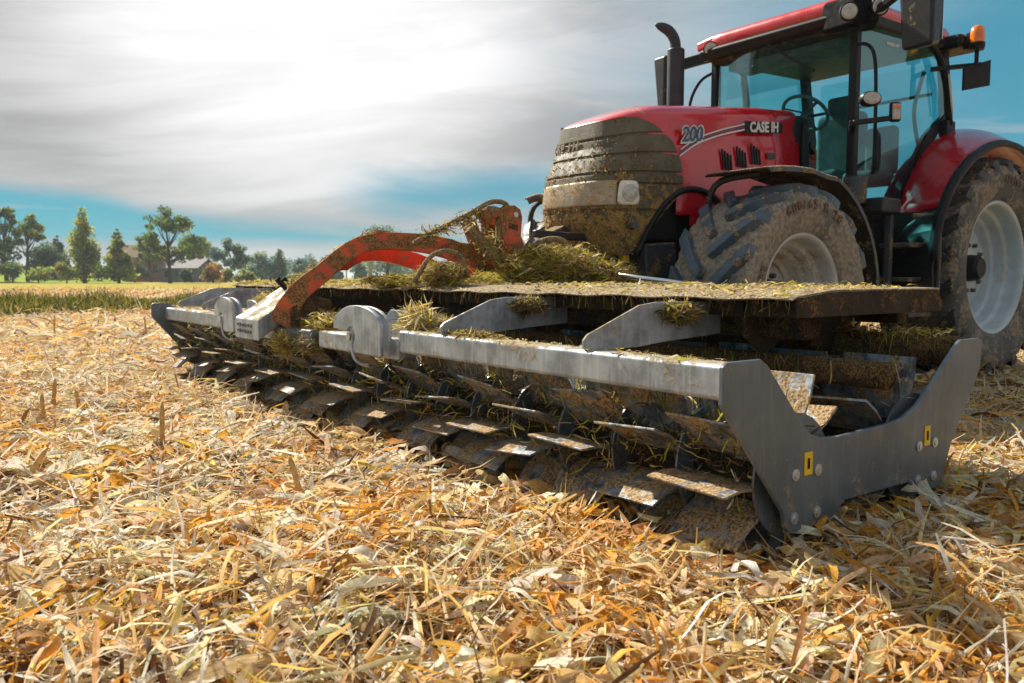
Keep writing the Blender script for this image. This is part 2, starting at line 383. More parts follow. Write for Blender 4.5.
def scatter(name, batches, m):
    Vs, Fs, Cs, Ss = [], [], [], []; o = 0; base = np.array([(i/SEG, s, 0.) for i in range(SEG+1) for s in (-1, 0, 1)])
    for kind, pos, L, Wd, yaw, pitch, roll, col in batches:
        v = strips(kind, pos, L, Wd, yaw, pitch, roll); n, k, _ = v.shape
        Vs.append(v.reshape(-1, 3)); Fs.append((FQ[None]+(np.arange(n)*k)[:, None, None]+o).reshape(-1, 4)); 
        tip = 1-.35*rng.uniform(0, 1, (n, 1))*(np.abs(base[None, :, 0]-.5)*2)**3; vj = rng.normal(1, .07, (n, k))*tip
        Cs.append(np.clip(np.repeat(col, k, 0)*vj.reshape(-1, 1), .004, .95)); b = np.repeat(base[None], n, 0); b[:, :, 2] = rng.uniform(0, 1, (n, 1)); Ss.append(b.reshape(-1, 3)); o += n*k
    return mesh_np(name, np.concatenate(Vs), np.concatenate(Fs), np.concatenate(Cs), m, np.concatenate(Ss))

def gh(x, y):
    r = np.hypot(x, y); f = np.exp(-(r/25)**2)
    return f*(.018*np.sin(x*2.3+1.1*np.sin(y*1.7))+.016*np.sin(y*3.1+x*1.3)+.010*np.sin(x*6.7-y*5.1)+.008*np.sin(x*11+y*9.3))-.035

# ================================================================ SETTING
def ground():
    a = np.sinh(np.linspace(-7.3, 7.3, 301))*2.2
    X, Y = np.meshgrid(a+3, a+4, indexing='ij'); Z = gh(X, Y); n = len(a)
    V = np.stack([X, Y, Z], -1).reshape(-1, 3); i = np.arange(n-1)
    I, J = np.meshgrid(i, i, indexing='ij'); b = (I*n+J).ravel()
    Fc = np.stack([b, b+n, b+n+1, b+1], -1)
    m = bpy.data.materials.new('soil_and_straw'); m.use_nodes = True; k = N(m.node_tree); k.n.clear()
    out = k.new('ShaderNodeOutputMaterial'); p = k.new('ShaderNodeBsdfPrincipled'); k.l.new(p.outputs[0], out.inputs[0])
    tc = k.new('ShaderNodeTexCoord'); v = tc.outputs['Object']
    mp = k.new('ShaderNodeMapping'); mp.inputs['Scale'].default_value = (1, 3.2, 1); mp.inputs['Rotation'].default_value = (0, 0, .5); k.l.new(v, mp.inputs[0])
    f1 = k.noise(mp.outputs[0], 9, 8, .7, 1.5); f2 = k.noise(v, .35, 6, .6); f3 = k.noise(v, 30, 4, .7)
    c = k.mix(k.ramp(f1, .34, .56), (.14, .085, .04), (.50, .33, .15))
    c = k.mix(k.math('MULTIPLY', k.ramp(f3, .52, .68), .6), c, (.68, .52, .30))
    c = k.mix(k.ramp(f2, .35, .7, 0., .45), c, (.42, .24, .09))
    # bare soil shows between the husks near the machine, straw mat farther out
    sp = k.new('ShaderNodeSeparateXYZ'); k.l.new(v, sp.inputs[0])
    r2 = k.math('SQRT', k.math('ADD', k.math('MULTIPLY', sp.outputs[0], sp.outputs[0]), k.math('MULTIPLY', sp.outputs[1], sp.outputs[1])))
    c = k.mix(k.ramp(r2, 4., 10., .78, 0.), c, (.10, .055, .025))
    k.put(p.inputs['Base Color'], c); p.inputs['Roughness'].default_value = 1.; p.inputs['Specular IOR Level'].default_value = .1
    bm = k.new('ShaderNodeBump'); bm.inputs['Strength'].default_value = .9; bm.inputs['Distance'].default_value = .05
    k.put(bm.inputs['Height'], f1); k.l.new(bm.outputs[0], p.inputs['Normal'])
    M['soil'] = m
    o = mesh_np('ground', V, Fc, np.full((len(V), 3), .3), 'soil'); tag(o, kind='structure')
ground()
Fh = np.array([math.cos(YAW), math.sin(YAW)]); Rh = np.array([math.sin(YAW), -math.cos(YAW)])
def site(px, d):          # place on the ground at distance d along a compass bearing
    q = Fh*d+Rh*d*(px-512)/814; return float(q[0]), float(q[1])
def field_sheet(name, pts, z, m, kind='structure', nx=60, ny=14, hf=None):
    rows = []
    for i in range(ny+1):
        t = i/ny; d = pts[0]*(pts[1]/pts[0])**t
        rows.append([(*site(pts[2]+(pts[3]-pts[2])*j/nx, d), z if hf is None else hf(t, j/nx)) for j in range(nx+1)])
    return tag(MB().grid(rows).build(name, m, smooth=True), kind=kind)
M['gfield'] = mat('yellow_green_field', (.30, .27, .025), (.38, .27, .04), rough=1., spec=.05, vs=.12, bump=.4, bs=2)
M['mead'] = mat('bright_meadow', (.17, .28, .015), (.26, .30, .02), rough=1., spec=.05, vs=.08, bump=.3, bs=2)
M['road'] = mat('pale_track', (.42, .40, .36), rough=.9)
field_sheet('far_field', (56, 2500, -2600, 3200), .012, 'gfield', nx=80)
field_sheet('meadow', (116, 420, -520, 132), 0, 'mead', hf=lambda t, s: .02+3.6*min(1, t*2.2)*(1-max(0, (s-.75)/.25)**2))
field_sheet('farm_track', (104, 110, 120, 330), .022, 'road', ny=2)

WED = 47
def wedge(n, r0, r1, p=1.0):
    r = np.sqrt(rng.uniform(0, 1, n)*(r1*r1-r0*r0)+r0*r0); th = YAW+np.radians(rng.uniform(-WED, WED, n))
    return r*np.cos(th), r*np.sin(th)
HC = [(.94, .58, .22), (.97, .72, .41), (.96, .86, .70), (.84, .40, .08), (.60, .31, .11), (.20, .10, .045), (.95, .50, .08), (.84, .60, .36)]
def patch(x, y, c):        # drifts of orange leaf, drifts of bleached husk
    f = np.sin(x*3.1+2*np.sin(y*1.9))*np.sin(y*2.7+1.5*np.sin(x*2.3))+.5*np.sin(x*7.3-y*6.1); m = rng.uniform(0, 1, len(x))
    o = (f > .5) & (m < .2); c[o] = np.array([.90, .42, .06])*rng.uniform(.6, 1.05, (o.sum(), 1)); b = (f < -.45) & (m < .4); c[b] = np.array([.95, .84, .66])*rng.uniform(.7, 1., (b.sum(), 1))
    return c
def litter():
    B = []
    def zone(n, r0, r1, sc, zt, wts):
        for kind, fr in (('husk', .23), ('leaf', .37), ('fibre', .30), ('chip', .10)):
            k = int(n*fr); x, y = wedge(k, r0, r1); g = gh(x, y)
            q = rng.uniform(0, 1, k)
            kd = kind; kind = 'husk' if kind == 'chip' else kind
            if kd == 'chip': L = rng.uniform(.012, .045, k); Wd = rng.uniform(.005, .013, k)
            elif kind == 'husk': L = rng.uniform(.07, .21, k); Wd = rng.uniform(.009, .024, k)
            elif kind == 'leaf': L = rng.uniform(.10, .42, k); Wd = rng.uniform(.004, .014, k)
            else: L = rng.uniform(.06, .28, k); Wd = rng.uniform(.003, .008, k)
            press = np.clip((x-1.72)/.15, 0, 1)*np.clip((y-1.25)/.15, 0, 1)*(x < 3.4)*(y < 8.1)      # pressed flat by the roller
            pos = np.stack([x, y, g+(.008+zt*q**1.2)*(1-.75*press)-.02*press], 1)
            pit = rng.normal(0, .21, k)*(.4+q); big = rng.uniform(0, 1, k) < .04; pit = np.where(big, rng.normal(0, .7, k), pit)
            B.append((kind, pos, L*sc, Wd*sc, rng.uniform(0, 6.283, k), pit, rng.normal(0, .6, k), patch(x, y, pal(k, HC, wts, .2))))
    w = [7, 9, 8, 1.2, 2.2, 2.5, 1.5, 2.5]
    zone(21000, .7, 3.0, 1.25, .075, w); zone(27000, 3.0, 6.5, 1.3, .075, w); zone(15000, 6.5, 12, 1.7, .06, w); zone(16000, 12, 26, 2.6, .07, w); zone(9000, 26, 58, 4.5, .08, w)
    k = 1500; x, y = wedge(k, .8, 5.5)
    B.append(('husk', np.stack([x, y, gh(x, y)+rng.uniform(.045, .085, k)], 1), rng.uniform(.10, .24, k), rng.uniform(.025, .06, k), rng.uniform(0, 6.283, k), rng.normal(0, .22, k), rng.normal(0, .8, k), pal(k, HC, [3, 7, 9, 2, 1, .5, 2, 4], .12)))
    k = 900; x, y = wedge(k, .8, 7)
    B.append(('fibre', np.stack([x, y, gh(x, y)+rng.uniform(.03, .08, k)], 1), rng.uniform(.15, .45, k), rng.uniform(.008, .018, k), rng.uniform(0, 6.283, k), rng.normal(0, .10, k), rng.normal(0, .6, k), pal(k, HC, [4, 5, 3, 3, 4, 2, 2, 4], .15)))
    # fluffier ridge of fresh chaff in front of the camera
    k = 1500; x, y = wedge(k, .9, 3.2); 
    B.append(('husk', np.stack([x, y, gh(x, y)+rng.uniform(.05, .085, k)], 1), rng.uniform(.06, .18, k), rng.uniform(.012, .034, k), rng.uniform(0, 6.283, k), rng.normal(0, .3, k), rng.normal(0, .9, k), pal(k, HC, [4, 6, 6, 4, 2, 1, 4, 2])))
    tag(scatter('crop_residue', B, 'husk'), 'dry tan and orange corn husks and chaff covering the whole field', 'corn residue', kind='stuff')
litter()
def grass_band():
    B = []; n = 26000
    px = rng.uniform(-260, 900, n); t = rng.uniform(0, 1, n)
    cen = np.interp(px, [-260, 0, 195, 900], [19, 20.5, 24, 34]); d = cen+(t-.5)*5.0+rng.normal(0, .5, n)
    x = Fh[0]*d+Rh[0]*d*(px-512)/814; y = Fh[1]*d+Rh[1]*d*(px-512)/814
    tall = (.55+.45*np.sin(px*.02+2)*np.sin(px*.051))*np.exp(-((t-.5)/.33)**2)+.25
    L = rng.uniform(.22, .60, n)*tall+.10
    B.append(('leaf', np.stack([x, y, L*.42], 1), L, rng.uniform(.02, .055, n), rng.uniform(0, 6.28, n), rng.normal(1.35, .5, n), rng.normal(0, 1, n),
              pal(n, [(.11, .14, .02), (.22, .22, .03), (.40, .30, .06), (.05, .075, .015), (.42, .24, .05)], [4, 3, 2., 4, 1], .2)))
    tag(scatter('grass_strip', B, 'grass'), 'strip of rough green grass crossing the stubble field', 'grass', kind='stuff')
    # rough stubble standing in the field beyond the strip
    B = []; n = 9000; px = rng.uniform(-400, 1300, n); d = 29*(2.1)**rng.uniform(0, 1, n)
    x = Fh[0]*d+Rh[0]*d*(px-512)/814; y = Fh[1]*d+Rh[1]*d*(px-512)/814; L = rng.uniform(.12, .35, n)
    B.append(('leaf', np.stack([x, y, L*.4], 1), L, rng.uniform(.03, .07, n), rng.uniform(0, 6.28, n), rng.normal(1.3, .5, n), rng.normal(0, 1, n), pal(n, HC, [4, 2, 1, 3, 4, 3, 2, 2])))
    tag(scatter('stubble', B, 'husk'), 'short tan stubble on the far part of the field', 'stubble', kind='stuff')
grass_band()

# ---------------------------------------------------------------- trees
def leaves(centers, n, size, colors, wts):
    c = np.array([b[:3] for b in centers]); r = np.array([b[3] for b in centers]); flat = np.array([b[4] if len(b) > 4 else .8 for b in centers])
    pr = r**2; k = rng.choice(len(c), n, p=pr/pr.sum())
    d = rng.normal(0, 1, (n, 3)); d /= np.linalg.norm(d, axis=1)[:, None]; rr = rng.uniform(0, 1, n)**.45
    bump = 1+.25*np.sin(d[:, 0]*7+k)*np.sin(d[:, 1]*6+k*2)
    p = c[k]+d*(r[k]*rr*bump)[:, None]*np.stack([np.ones(n), np.ones(n), flat[k]], 1)
    p[:, 2] = np.maximum(p[:, 2], .1)
    u = rng.normal(0, 1, (n, 3)); u /= np.linalg.norm(u, axis=1)[:, None]; w = np.cross(u, rng.normal(0, 1, (n, 3))); w /= np.linalg.norm(w, axis=1)[:, None]
    s = size*rng.uniform(.5, 1.2, (n, 1)); a = u*s; b = w*s*.55
    V = np.stack([p-a, p+b, p+a, p-b], 1).reshape(-1, 3); F_ = np.arange(4*n).reshape(-1, 4)
    cl = pal(len(c), colors, wts, .18)[k]*(1+rng.normal(0, .18, (n, 1)))
    return V, F_, np.repeat(np.clip(cl, .004, .9), 4, 0)
GR = [(.075, .12, .035), (.10, .145, .035), (.16, .18, .045), (.045, .08, .035)]
YG = [(.17, .22, .04), (.23, .25, .05), (.11, .15, .035), (.28, .25, .05)]
BG = [(.10, .17, .15), (.14, .20, .15), (.08, .13, .12), (.20, .22, .13)]  # blue-green leaves with some distance haze put into the colour
OR = [(.28, .14, .04), (.20, .14, .04), (.12, .11, .03)]
DK = [(.05, .08, .045), (.075, .10, .05), (.035, .055, .035)]
def tree(px, d, h, w, style, cols, label, cat='tree', group='trees along the field edge', n=2600, size=.24, name='tree'):
    x, y = site(px, d)
    bl = []; lim = []
    if style == 'column':
        for i in range(15):
            t = i/14; rr = w/2*(.45+.9*math.sin(math.pi*min(1, t*.8+.18)))*.8*(1-.45*t)
            for q in range(3): a = random.uniform(0, 6.28); bl.append((rr*.5*math.cos(a), rr*.5*math.sin(a), h*(.12+.84*t), rr*.62, 1.1))
    elif style == 'cone':
        for i in range(13):
            t = i/12; rr = w/2*(1-t)**.8+.12
            for q in range(4): a = random.uniform(0, 6.28); bl.append((rr*.55*math.cos(a), rr*.55*math.sin(a), h*(.15+.83*t), rr*.5+.1, .6))
    elif style == 'open':
        for i in range(19):
            a = random.uniform(0, 6.28); e = random.uniform(.42, 1); rr = w/2*math.sin(math.pi*min(.96, max(.2, (e-.2)*1.15)))*random.uniform(.45, .95)
            c = (rr*math.cos(a), rr*math.sin(a), h*e*.93, w*random.uniform(.09, .15), .85); bl.append(c); lim.append(c)
    elif style == 'sparse':
        for i in range(11):
            a = random.uniform(0, 6.28); e = random.uniform(.5, 1); rr = w/2*random.uniform(.1, .95)
            c = (rr*math.cos(a), rr*math.sin(a), h*e*.93, w*random.uniform(.08, .16), .6); bl.append(c); lim.append(c)
    elif style == 'round':
        for i in range(16):
            a = random.uniform(0, 6.28); e = random.uniform(.25, .95); rr = w/2*math.sin(math.pi*min(.93, max(.12, e)))*random.uniform(.3, .85)
            c = (rr*math.cos(a), rr*math.sin(a), h*e*.9, w*random.uniform(.14, .22), .9); bl.append(c)
    elif style == 'bush':
        for i in range(9):
            a = random.uniform(0, 6.28); rr = w/2*random.uniform(.1, .75)
            bl.append((rr*math.cos(a), rr*math.sin(a), h*random.uniform(.25, .75), h*random.uniform(.2, .34), .8))
    if style in ('open', 'sparse', 'round'):
        bl = bl+[(c[0]+random.uniform(-1, 1)*c[3]*1.5, c[1]+random.uniform(-1, 1)*c[3]*1.5, c[2]-random.uniform(-.6, 1.2)*c[3], c[3]*random.uniform(.5, .8), .9) for c in bl for _ in (0, 1)]
        bl = [(c[0], c[1], c[2], c[3]*1.03, c[4]) for c in bl]
    root = empty(name, (x, y, 0), label, cat, group)
    t = MB(); lean = random.uniform(-.03, .03)*h
    top = .92 if style in ('column', 'cone') else .62
    t.tube([(0, 0, -.2), (lean*.3, 0, h*.2), (lean*.7, lean*.3, h*.42), (lean, lean*.4, h*top)], [h*.026+.03, h*.021+.02, h*.015+.015, h*.004+.01], 8)
    for c in lim or bl[::4]:
        z0 = min(c[2]*.6, h*top*.85); b = Vector((lean*z0/h/top, 0, z0))
        e = Vector(c[:3]); m_ = (b+e)/2+Vector((0, 0, -.03*h))
        t.tube([b, m_, e], [h*.009+.01, h*.006+.008, .012], 5, cap=False)
    o = t.build('trunk', 'bark', None, smooth=True); o.parent = root
    V, Fc, Cc = leaves(bl, n, size, cols, [3, 3, 2, 2][:len(cols)])
    o = mesh_np('crown', V, Fc, Cc, 'foliage'); o.parent = root; o.data.shade_flat()
    return root
G = 'trees along the field edge'
TR = [
 (-12, 118, 12.5, 7, 'round', DK, 'dark bulky tree at the left edge of the photo'),
 (8, 122, 11.5, 5.5, 'open', GR, 'tall dark tree standing right of the leftmost dark tree'),
 (29, 120, 10.6, 5.6, 'sparse', GR, 'tall thin tree with a gappy crown, left of the yellow-green column tree'),
 (48, 130, 7.0, 5.5, 'round', DK, 'dark low round tree behind the meadow bushes'),
 (60, 134, 7.6, 4.6, 'cone', DK, 'dark pointed tree between the low round tree and the yellow-green column'),
 (86, 110, 10.3, 4.6, 'column', YG, 'yellow-green column-shaped tree, tallest on the meadow edge'),
 (120, 108, 7.2, 4.2, 'cone', YG, 'smaller yellow-green cone-shaped tree right of the column tree'),
 (152, 132, 8.0, 5.0, 'open', YG, 'loose yellow-green tree standing close before the red brick house'),
 (171, 108, 10.2, 7.4, 'open', GR, 'large open spreading deciduous tree with forked dark limbs between the two houses'),
 (204, 150, 8.4, 6.0, 'open', YG, 'pale open tree just behind the grey house'),
 (232, 135, 7.2, 6.2, 'open', BG, 'airy grey-green tree right of the grey house'),
 (262, 150, 5.2, 6.0, 'round', BG, 'low rounded blue-green tree before the narrow upright one'),
 (281, 150, 6.0, 3.4, 'column', BG, 'narrow upright blue-green tree at the foot of the orange arm'),
 (305, 165, 5.0, 5.0, 'round', BG, 'hazy round tree seen over the muddy orange arm base'),
 (336, 175, 3.6, 4.0, 'round', BG, 'small hazy tree seen through the gap under the orange arm'),
 (362, 160, 5.5, 4.2, 'round', BG, 'blue-green tree beside the pale lattice pole under the arm'),
 (388, 140, 11.0, 9.5, 'round', BG, 'big rounded tree rising just above the orange arm'),
 (425, 170, 4.0, 5.0, 'round', GR, 'low tree behind the curved red arms'),
]
for a in TR: tree(*a, group=G, n=2600 if a[4] in ('sparse',) else 4300, size=.25)
BU = [(14, 112, 3.4, 4.0, GR, 'dark green bush at the far left of the meadow'),
      (40, 108, 3.3, 3.4, YG, 'olive bush on the bright meadow below the gappy tree'),
      (68, 106, 3.0, 3.0, YG, 'round yellow bush directly left of the column tree'),
      (100, 128, 3.8, 4.0, GR, 'green bush between the column tree and the cone tree'),
      (136, 122, 3.0, 4.2, DK, 'dark bush against the red brick house wall'),
      (214, 112, 3.0, 3.0, OR, 'orange autumn bush at the corner of the grey house'),
      (186, 122, 2.2, 3.0, DK, 'small dark bush under the windows of the grey house'),
      (226, 116, 2.2, 3.0, YG, 'yellow-green bush right of the orange autumn bush'),
      (248, 122, 2.6, 4.0, YG, 'yellowish bush below the airy grey-green tree'),
      (296, 140, 2.0, 4.0, YG, 'low pale bush by the narrow upright tree'),
      (322, 150, 2.0, 5.0, GR, 'low hedge bush under the gap of the orange arm')]
for px, d, h, w, c, l in BU: tree(px, d, h, w, 'bush', c, l, 'bush', 'bushes along the field edge', 1500, .2, 'bush')

def far_wood():
    bl = []
    for i in range(120):
        px = random.uniform(-260, 900); d = random.uniform(205, 260); x, y = site(px, d); h = random.uniform(2.2, 4.6)*(1.25 if 380 > px > 220 else 1)
        bl.append((x, y, h*.5, h*.62, .8)); bl.append((x+random.uniform(-2, 2), y+random.uniform(-2, 2), h*.9, h*.4, .9))
    V, Fc, Cc = leaves(bl, 42000, .42, BG, [3, 3, 2, 3])
    o = mesh_np('far_wood', V, Fc, Cc, 'foliage'); o.data.shade_flat()
    tag(o, 'low blue-green wood along the horizon behind the field', 'woodland', kind='stuff')
far_wood()
# ---------------------------------------------------------------- houses, poles
def house(name, px, d, w, dep, hw, hr, wall, roof, label, wins, ang=0.):
    x, y = site(px, d); r = empty(name, (x, y, 0), label, 'house'); r.rotation_euler.z = YAW-math.pi/2+ang
    def b(m, n, mt, p=r, **k):
        o = m.build(n, mt, None, **k); o.parent = p; return o
    m = MB().box((0, 0, hw/2), (w, dep, hw)); m.prism([(-dep/2+.02, hw), (dep/2-.02, hw), (0, hw+hr-.15)], 'x', -w/2+.02, w/2-.02)
    b(m, 'wall', wall)
    q = MB(); e = .4
    for s in (-1, 1): q.hexa([(-w/2-e, s*(dep/2+e), hw-.25), (w/2+e, s*(dep/2+e), hw-.25), (w/2+e, 0, hw+hr), (-w/2-e, 0, hw+hr), (-w/2-e, s*(dep/2+e), hw-.05), (w/2+e, s*(dep/2+e), hw-.05), (w/2+e, 0, hw+hr+.2), (-w/2-e, 0, hw+hr+.2)])
    ro = b(q, 'roof', roof); b(MB().box((w*.25, dep*.1, hw+hr+.2), (.6, .6, 1.2)), 'chimney', 'brick', ro)
    for wx, wz, ww, wh in wins:
        fr = b(MB().box((wx, -dep/2-.03, wz), (ww+.16, .1, wh+.16)), 'window', 'plaster'); b(MB().box((wx, -dep/2-.1, wz), (ww, .06, wh)), 'pane', 'pane', fr)
house('brick_house', 148, 142, 6.5, 6, 4.2, 2.0, 'brick', 'rooft', 'red brick house behind the loose yellow-green tree', [(-2.1, 2.2, .9, 1.2), (0, 2.2, .9, 1.2), (2.1, 2.2, .9, 1.2)], .2)
house('grey_house', 190, 132, 6.2, 6, 2.3, 1.3, 'plaster', 'tile', 'low grey-blue house with a dark roof right of the spreading tree', [(-1.9, 1.3, .8, .9), (0, 1.3, .8, .9), (1.9, 1.3, .8, .9)], -.15)
def pole(px, d, h, r, label, cross=True):
    x, y = site(px, d); rt = empty('utility_pole', (x, y, 0), label, 'pole', 'poles beyond the field')
    o = MB().tube([(0, 0, -.3), (0, 0, h)], [r, r*.7], 8).build('pole_shaft', 'conc', None, smooth=True); o.parent = rt
    if cross:
        o = MB().box((0, 0, h-.5), (1.8, .12, .12), Matrix.Rotation(YAW-math.pi/2, 3, 'Z')).build('crossarm', 'conc', None); o.parent = rt
        for s in (-.8, 0, .8):
            o = MB().tube([(s*math.sin(YAW), -s*math.cos(YAW), h-.44), (s*math.sin(YAW), -s*math.cos(YAW), h-.2)], .06, 6).build('insulator', 'white', None); o.parent = rt
pole(347, 120, 5.2, .11, 'thin dark utility pole seen under the orange arm')
pole(371, 115, 6.3, .34, 'thick pale concrete pole right of the thin pole', False)
pole(143, 170, 9.5, .12, 'tall thin pole behind the brick house')

# ================================================================ KNIFE ROLLER
ROL = empty('knife_roller', (2.6, 4.7, 0), 'long galvanised knife roller with staggered muddy blades mounted in front of the red tractor', 'farm roller')
def part(m, name, mt, p=ROL, **k): return m.build(name, mt, p, **k)
Y0, Y1 = 1.50, 7.9
SEGN = 21; SL = (Y1-Y0)/SEGN
def blade_mb(cx, cz, y0, y1, ang, r0=.125, r1=.325, mb=None, tilt=.30):
    m = mb or MB(); ur = Vector((math.cos(ang), 0, math.sin(ang))); ut = Vector((-math.sin(ang), 0, math.cos(ang)))
    a2 = random.uniform(-.05, .05)
    d = (ur*math.cos(tilt)-ut*math.sin(tilt)); nn = Vector((-d.z, 0, d.x))
    c = Vector((cx, 0, cz)); p0 = c+ur*r0; L = (r1-r0)/math.cos(tilt)
    p1 = p0+d*L*.62; d2 = (d*math.cos(.22)+nn*math.sin(.22)); p2 = p1+d2*L*.38; n2 = Vector((-d2.z, 0, d2.x)); t = .0045
    pts = [p0-nn*t, p1-nn*t, p2-n2*t, p2+n2*t, p1+nn*t, p0+nn*t]
    vs = []
    for yy, o in ((y0, a2), (y1, -a2)):
        for p in pts:
            q = p-c; q = Vector((q.x*math.cos(o)-q.z*math.sin(o), 0, q.x*math.sin(o)+q.z*math.cos(o)))+c; vs.append((q.x, yy, q.z))
    n = 6
    return m.add(vs, [(0, 1, 4, 5), (1, 2, 3, 4), (11, 10, 7, 6), (10, 9, 8, 7)]+[(i, i+n, (i+1) % n+n, (i+1) % n) for i in range(n)])
BL = []
def roll(cx, cz, first):
    dm = MB().lathe([(.02, Y0), (.118, Y0), (.118, Y1), (.02, Y1)], (cx, 0, cz), 'y', 24)
    drum = part(dm, 'roller_drum', 'drum')
    rg = MB()
    for i in range(SEGN+1):
        y = Y0+i*SL; rg = MB(); rr = .20
        rg.lathe([(.11, y-.004), (rr, y-.004), (rr, y+.004), (.11, y+.004)], (cx, 0, cz), 'y', 24, closed=True)
        rg.build('support_ring', 'endp', drum)
    spare = MB()
    for i in range(SEGN):
        for k in range(10):
            y0 = Y0+i*SL+.01+random.uniform(-.012, .012); y1 = min(y0+SL-.02+.03*(k % 2), Y1+.01); y0 = max(y0, Y0-.01)
            a = rad(36*k+18*(i % 2)+(7 if first else 14)+random.uniform(-5, 5))
            vx, vz = math.cos(a), math.sin(a)
            if first:
                vis = (vx < .35) and not (vz < -.8 and vx > -.2)
                BL.append((-(10 if vis else 0)+(y0*.3), cx, cz, y0, y1, a, drum))
            else: blade_mb(cx, cz, y0, y1, a, mb=spare)
    return drum, spare
d1, _ = roll(2.23, .225, True); d2, sp2 = roll(2.96, .225, False)
BL.sort(key=lambda b: b[0]); rest = MB()
for i, b in enumerate(BL):
    if i < 100: blade_mb(*b[1:6]).build('blade', 'blade', b[6], bevel=.0025, seg=1)
    else: blade_mb(*b[1:6], mb=rest)
tag(rest.build('hidden_blades', 'blade', d1), kind='stuff')
tag(sp2.build('rear_blades', 'blade', d2), kind='stuff')
# frame tubes
part(MB().box((1.985, 2.515+.01, .535), (.11, 1.97, .11)), 'front_tube', 'galv', bevel=.016, seg=3)
part(MB().box((1.985, 3.99, .49), (.11, .95, .10)), 'front_tube', 'galv', bevel=.014, seg=3)
part(MB().box((1.97, 4.80, .485), (.12, .52, .105)), 'tube_end_block', 'endp', bevel=.014, seg=3)
part(MB().box((1.985, 6.92, .515), (.11, 2.0, .11)), 'front_tube', 'galv', bevel=.016, seg=3)
part(MB().box((1.985, 5.55, .49), (.11, .7, .10)), 'front_tube', 'galv', bevel=.014, seg=3)
part(MB().tube([(3.27, 1.48, .56), (3.27, 7.9, .56)], .062, 16), 'rear_tube', 'beam', smooth=True)
part(MB().box((2.74, 4.7, .67), (.12, 5.86, .12)), 'main_beam', 'drum', bevel=.02)  # muddy beam; the darker drum mud puts the cover's shade into its colour
part(MB().tube([(2.78, 1.49, .50), (2.78, 7.9, .50)], .05, 12), 'cross_tube', 'beam', smooth=True)
# end plates
def endplate(y, s):
    o = [(1.815, .49), (1.815, .60), (1.835, .612), (1.985, .612), (2.02, .59), (2.19, .41), (2.24, .365), (2.30, .345), (2.40, .337), (2.70, .345), (2.80, .355), (2.90, .39), (2.96, .43),
         (3.19, .60), (3.22, .612), (3.36, .612), (3.39, .60), (3.385, .50), (3.34, .43), (3.17, .22), (3.105, .075), (3.09, .065), (2.91, .065), (2.86, .115), (2.45, .118), (2.365, .065), (2.15, .065), (2.125, .085), (2.115, .13), (1.83, .47)]
    return part(MB().prism(o, 'y', y-.009, y+.009), 'end_plate', 'endp', bevel=.005)
ep = endplate(1.455, 1); ep2 = endplate(7.93, -1)
for x, z in ((2.165, .245), (2.285, .245), (2.165, .11), (2.285, .11), (2.92, .24), (3.035, .24), (2.92, .115), (3.035, .115)):
    bo = MB(); bo.lathe([(.001, 1.437), (.010, 1.437), (.010, 1.441), (.019, 1.4415), (.019, 1.4455), (.001, 1.4455)], (x, 0, z), 'y', 16); bo.build('bolt', 'bolt', ep)
for x, z in ((2.232, .272), (2.978, .272)):
    st = MB().box((x, 1.4445, z), (.042, .002, .072)).build('warning_sticker', 'yellow', ep)
    MB().box((x, 1.443, z), (.012, .0015, .034)).build('sticker_mark', 'blackc', st)
for yb in (1.55, 7.85):
    for cx in (2.23, 2.96): part(MB().lathe([(.02, yb-.09), (.075, yb-.09), (.085, yb-.03), (.05, yb+.02)], (cx, 0, .235), 'y', 20), 'bearing', 'dgrey', smooth=False)
wd = MB().tube([(1.93, 1.464, .59), (1.932, 1.466, .50), (1.94, 1.466, .482), (2.035, 1.466, .482)], .006, 6); wd.build('weld_bead', 'galv', ep, smooth=True)
# brackets from front tube back to the beam
def bracket(y, z0=.0):
    o = [(1.945, .585), (1.93, .60), (1.93, .625), (1.95, .645), (2.21, .745), (2.30, .755), (2.68, .75), (2.68, .62), (2.34, .60), (2.20, .588)]
    return part(MB().prism([(x, z+z0) for x, z in o], 'y', y-.006, y+.006), 'bracket', 'galv', bevel=.003)
for y in (2.16, 3.12, 6.75, 7.45): bracket(y)
def rear_bracket(y):
    hole = arc(2.93, .60, .09, 175, 5, 10)
    o = [(2.60, .62), (2.60, .76), (3.30, .76), (3.36, .62), (3.20, .56), (3.05, .56)]+hole[::-1]+[(2.78, .56), (2.70, .56)]
    part(MB().prism(o, 'y', y-.008, y+.008), 'rear_bracket', 'under', bevel=.003)
for y in (1.98, 3.3, 6.4, 7.6): rear_bracket(y)
# cover sheets
def cover(y0, y1, flange):
    prof = [(2.50, .768), (2.53, .779), (2.74, .798), (2.82, .800), (3.56, .800)]
    n = 24; rows = []
    for i in range(n+1):
        y = y0+(y1-y0)*i/n; w = .004*math.sin(i*1.7)
        rows.append([(x+(0 if j else w), y, z+w) for j, (x, z) in enumerate(prof)])
    c = part(MB().grid(rows), 'cover_sheet', 'sheet', thick=.006)
    for fy in flange:
        f = [(2.53, .772), (2.74, .792), (2.82, .795), (3.54, .795), (3.60, .73), (3.58, .705), (2.53, .705)]
        MB().prism(f, 'y', fy-.004, fy+.004).build('cover_flange', 'under', c)
    return c
cover(1.70, 4.28, [1.704, 4.276]); cover(4.42, 7.75, [7.746])
# dark vertical curtain under covers
part(MB().prism([(2.60, .70), (2.66, .71), (2.66, .755), (2.60, .755)], 'y', 1.75, 7.7), 'stiffener', 'under')
part(MB().box((3.45, 4.7, .70), (.08, 5.8, .10)), 'stiffener', 'under', bevel=.01)
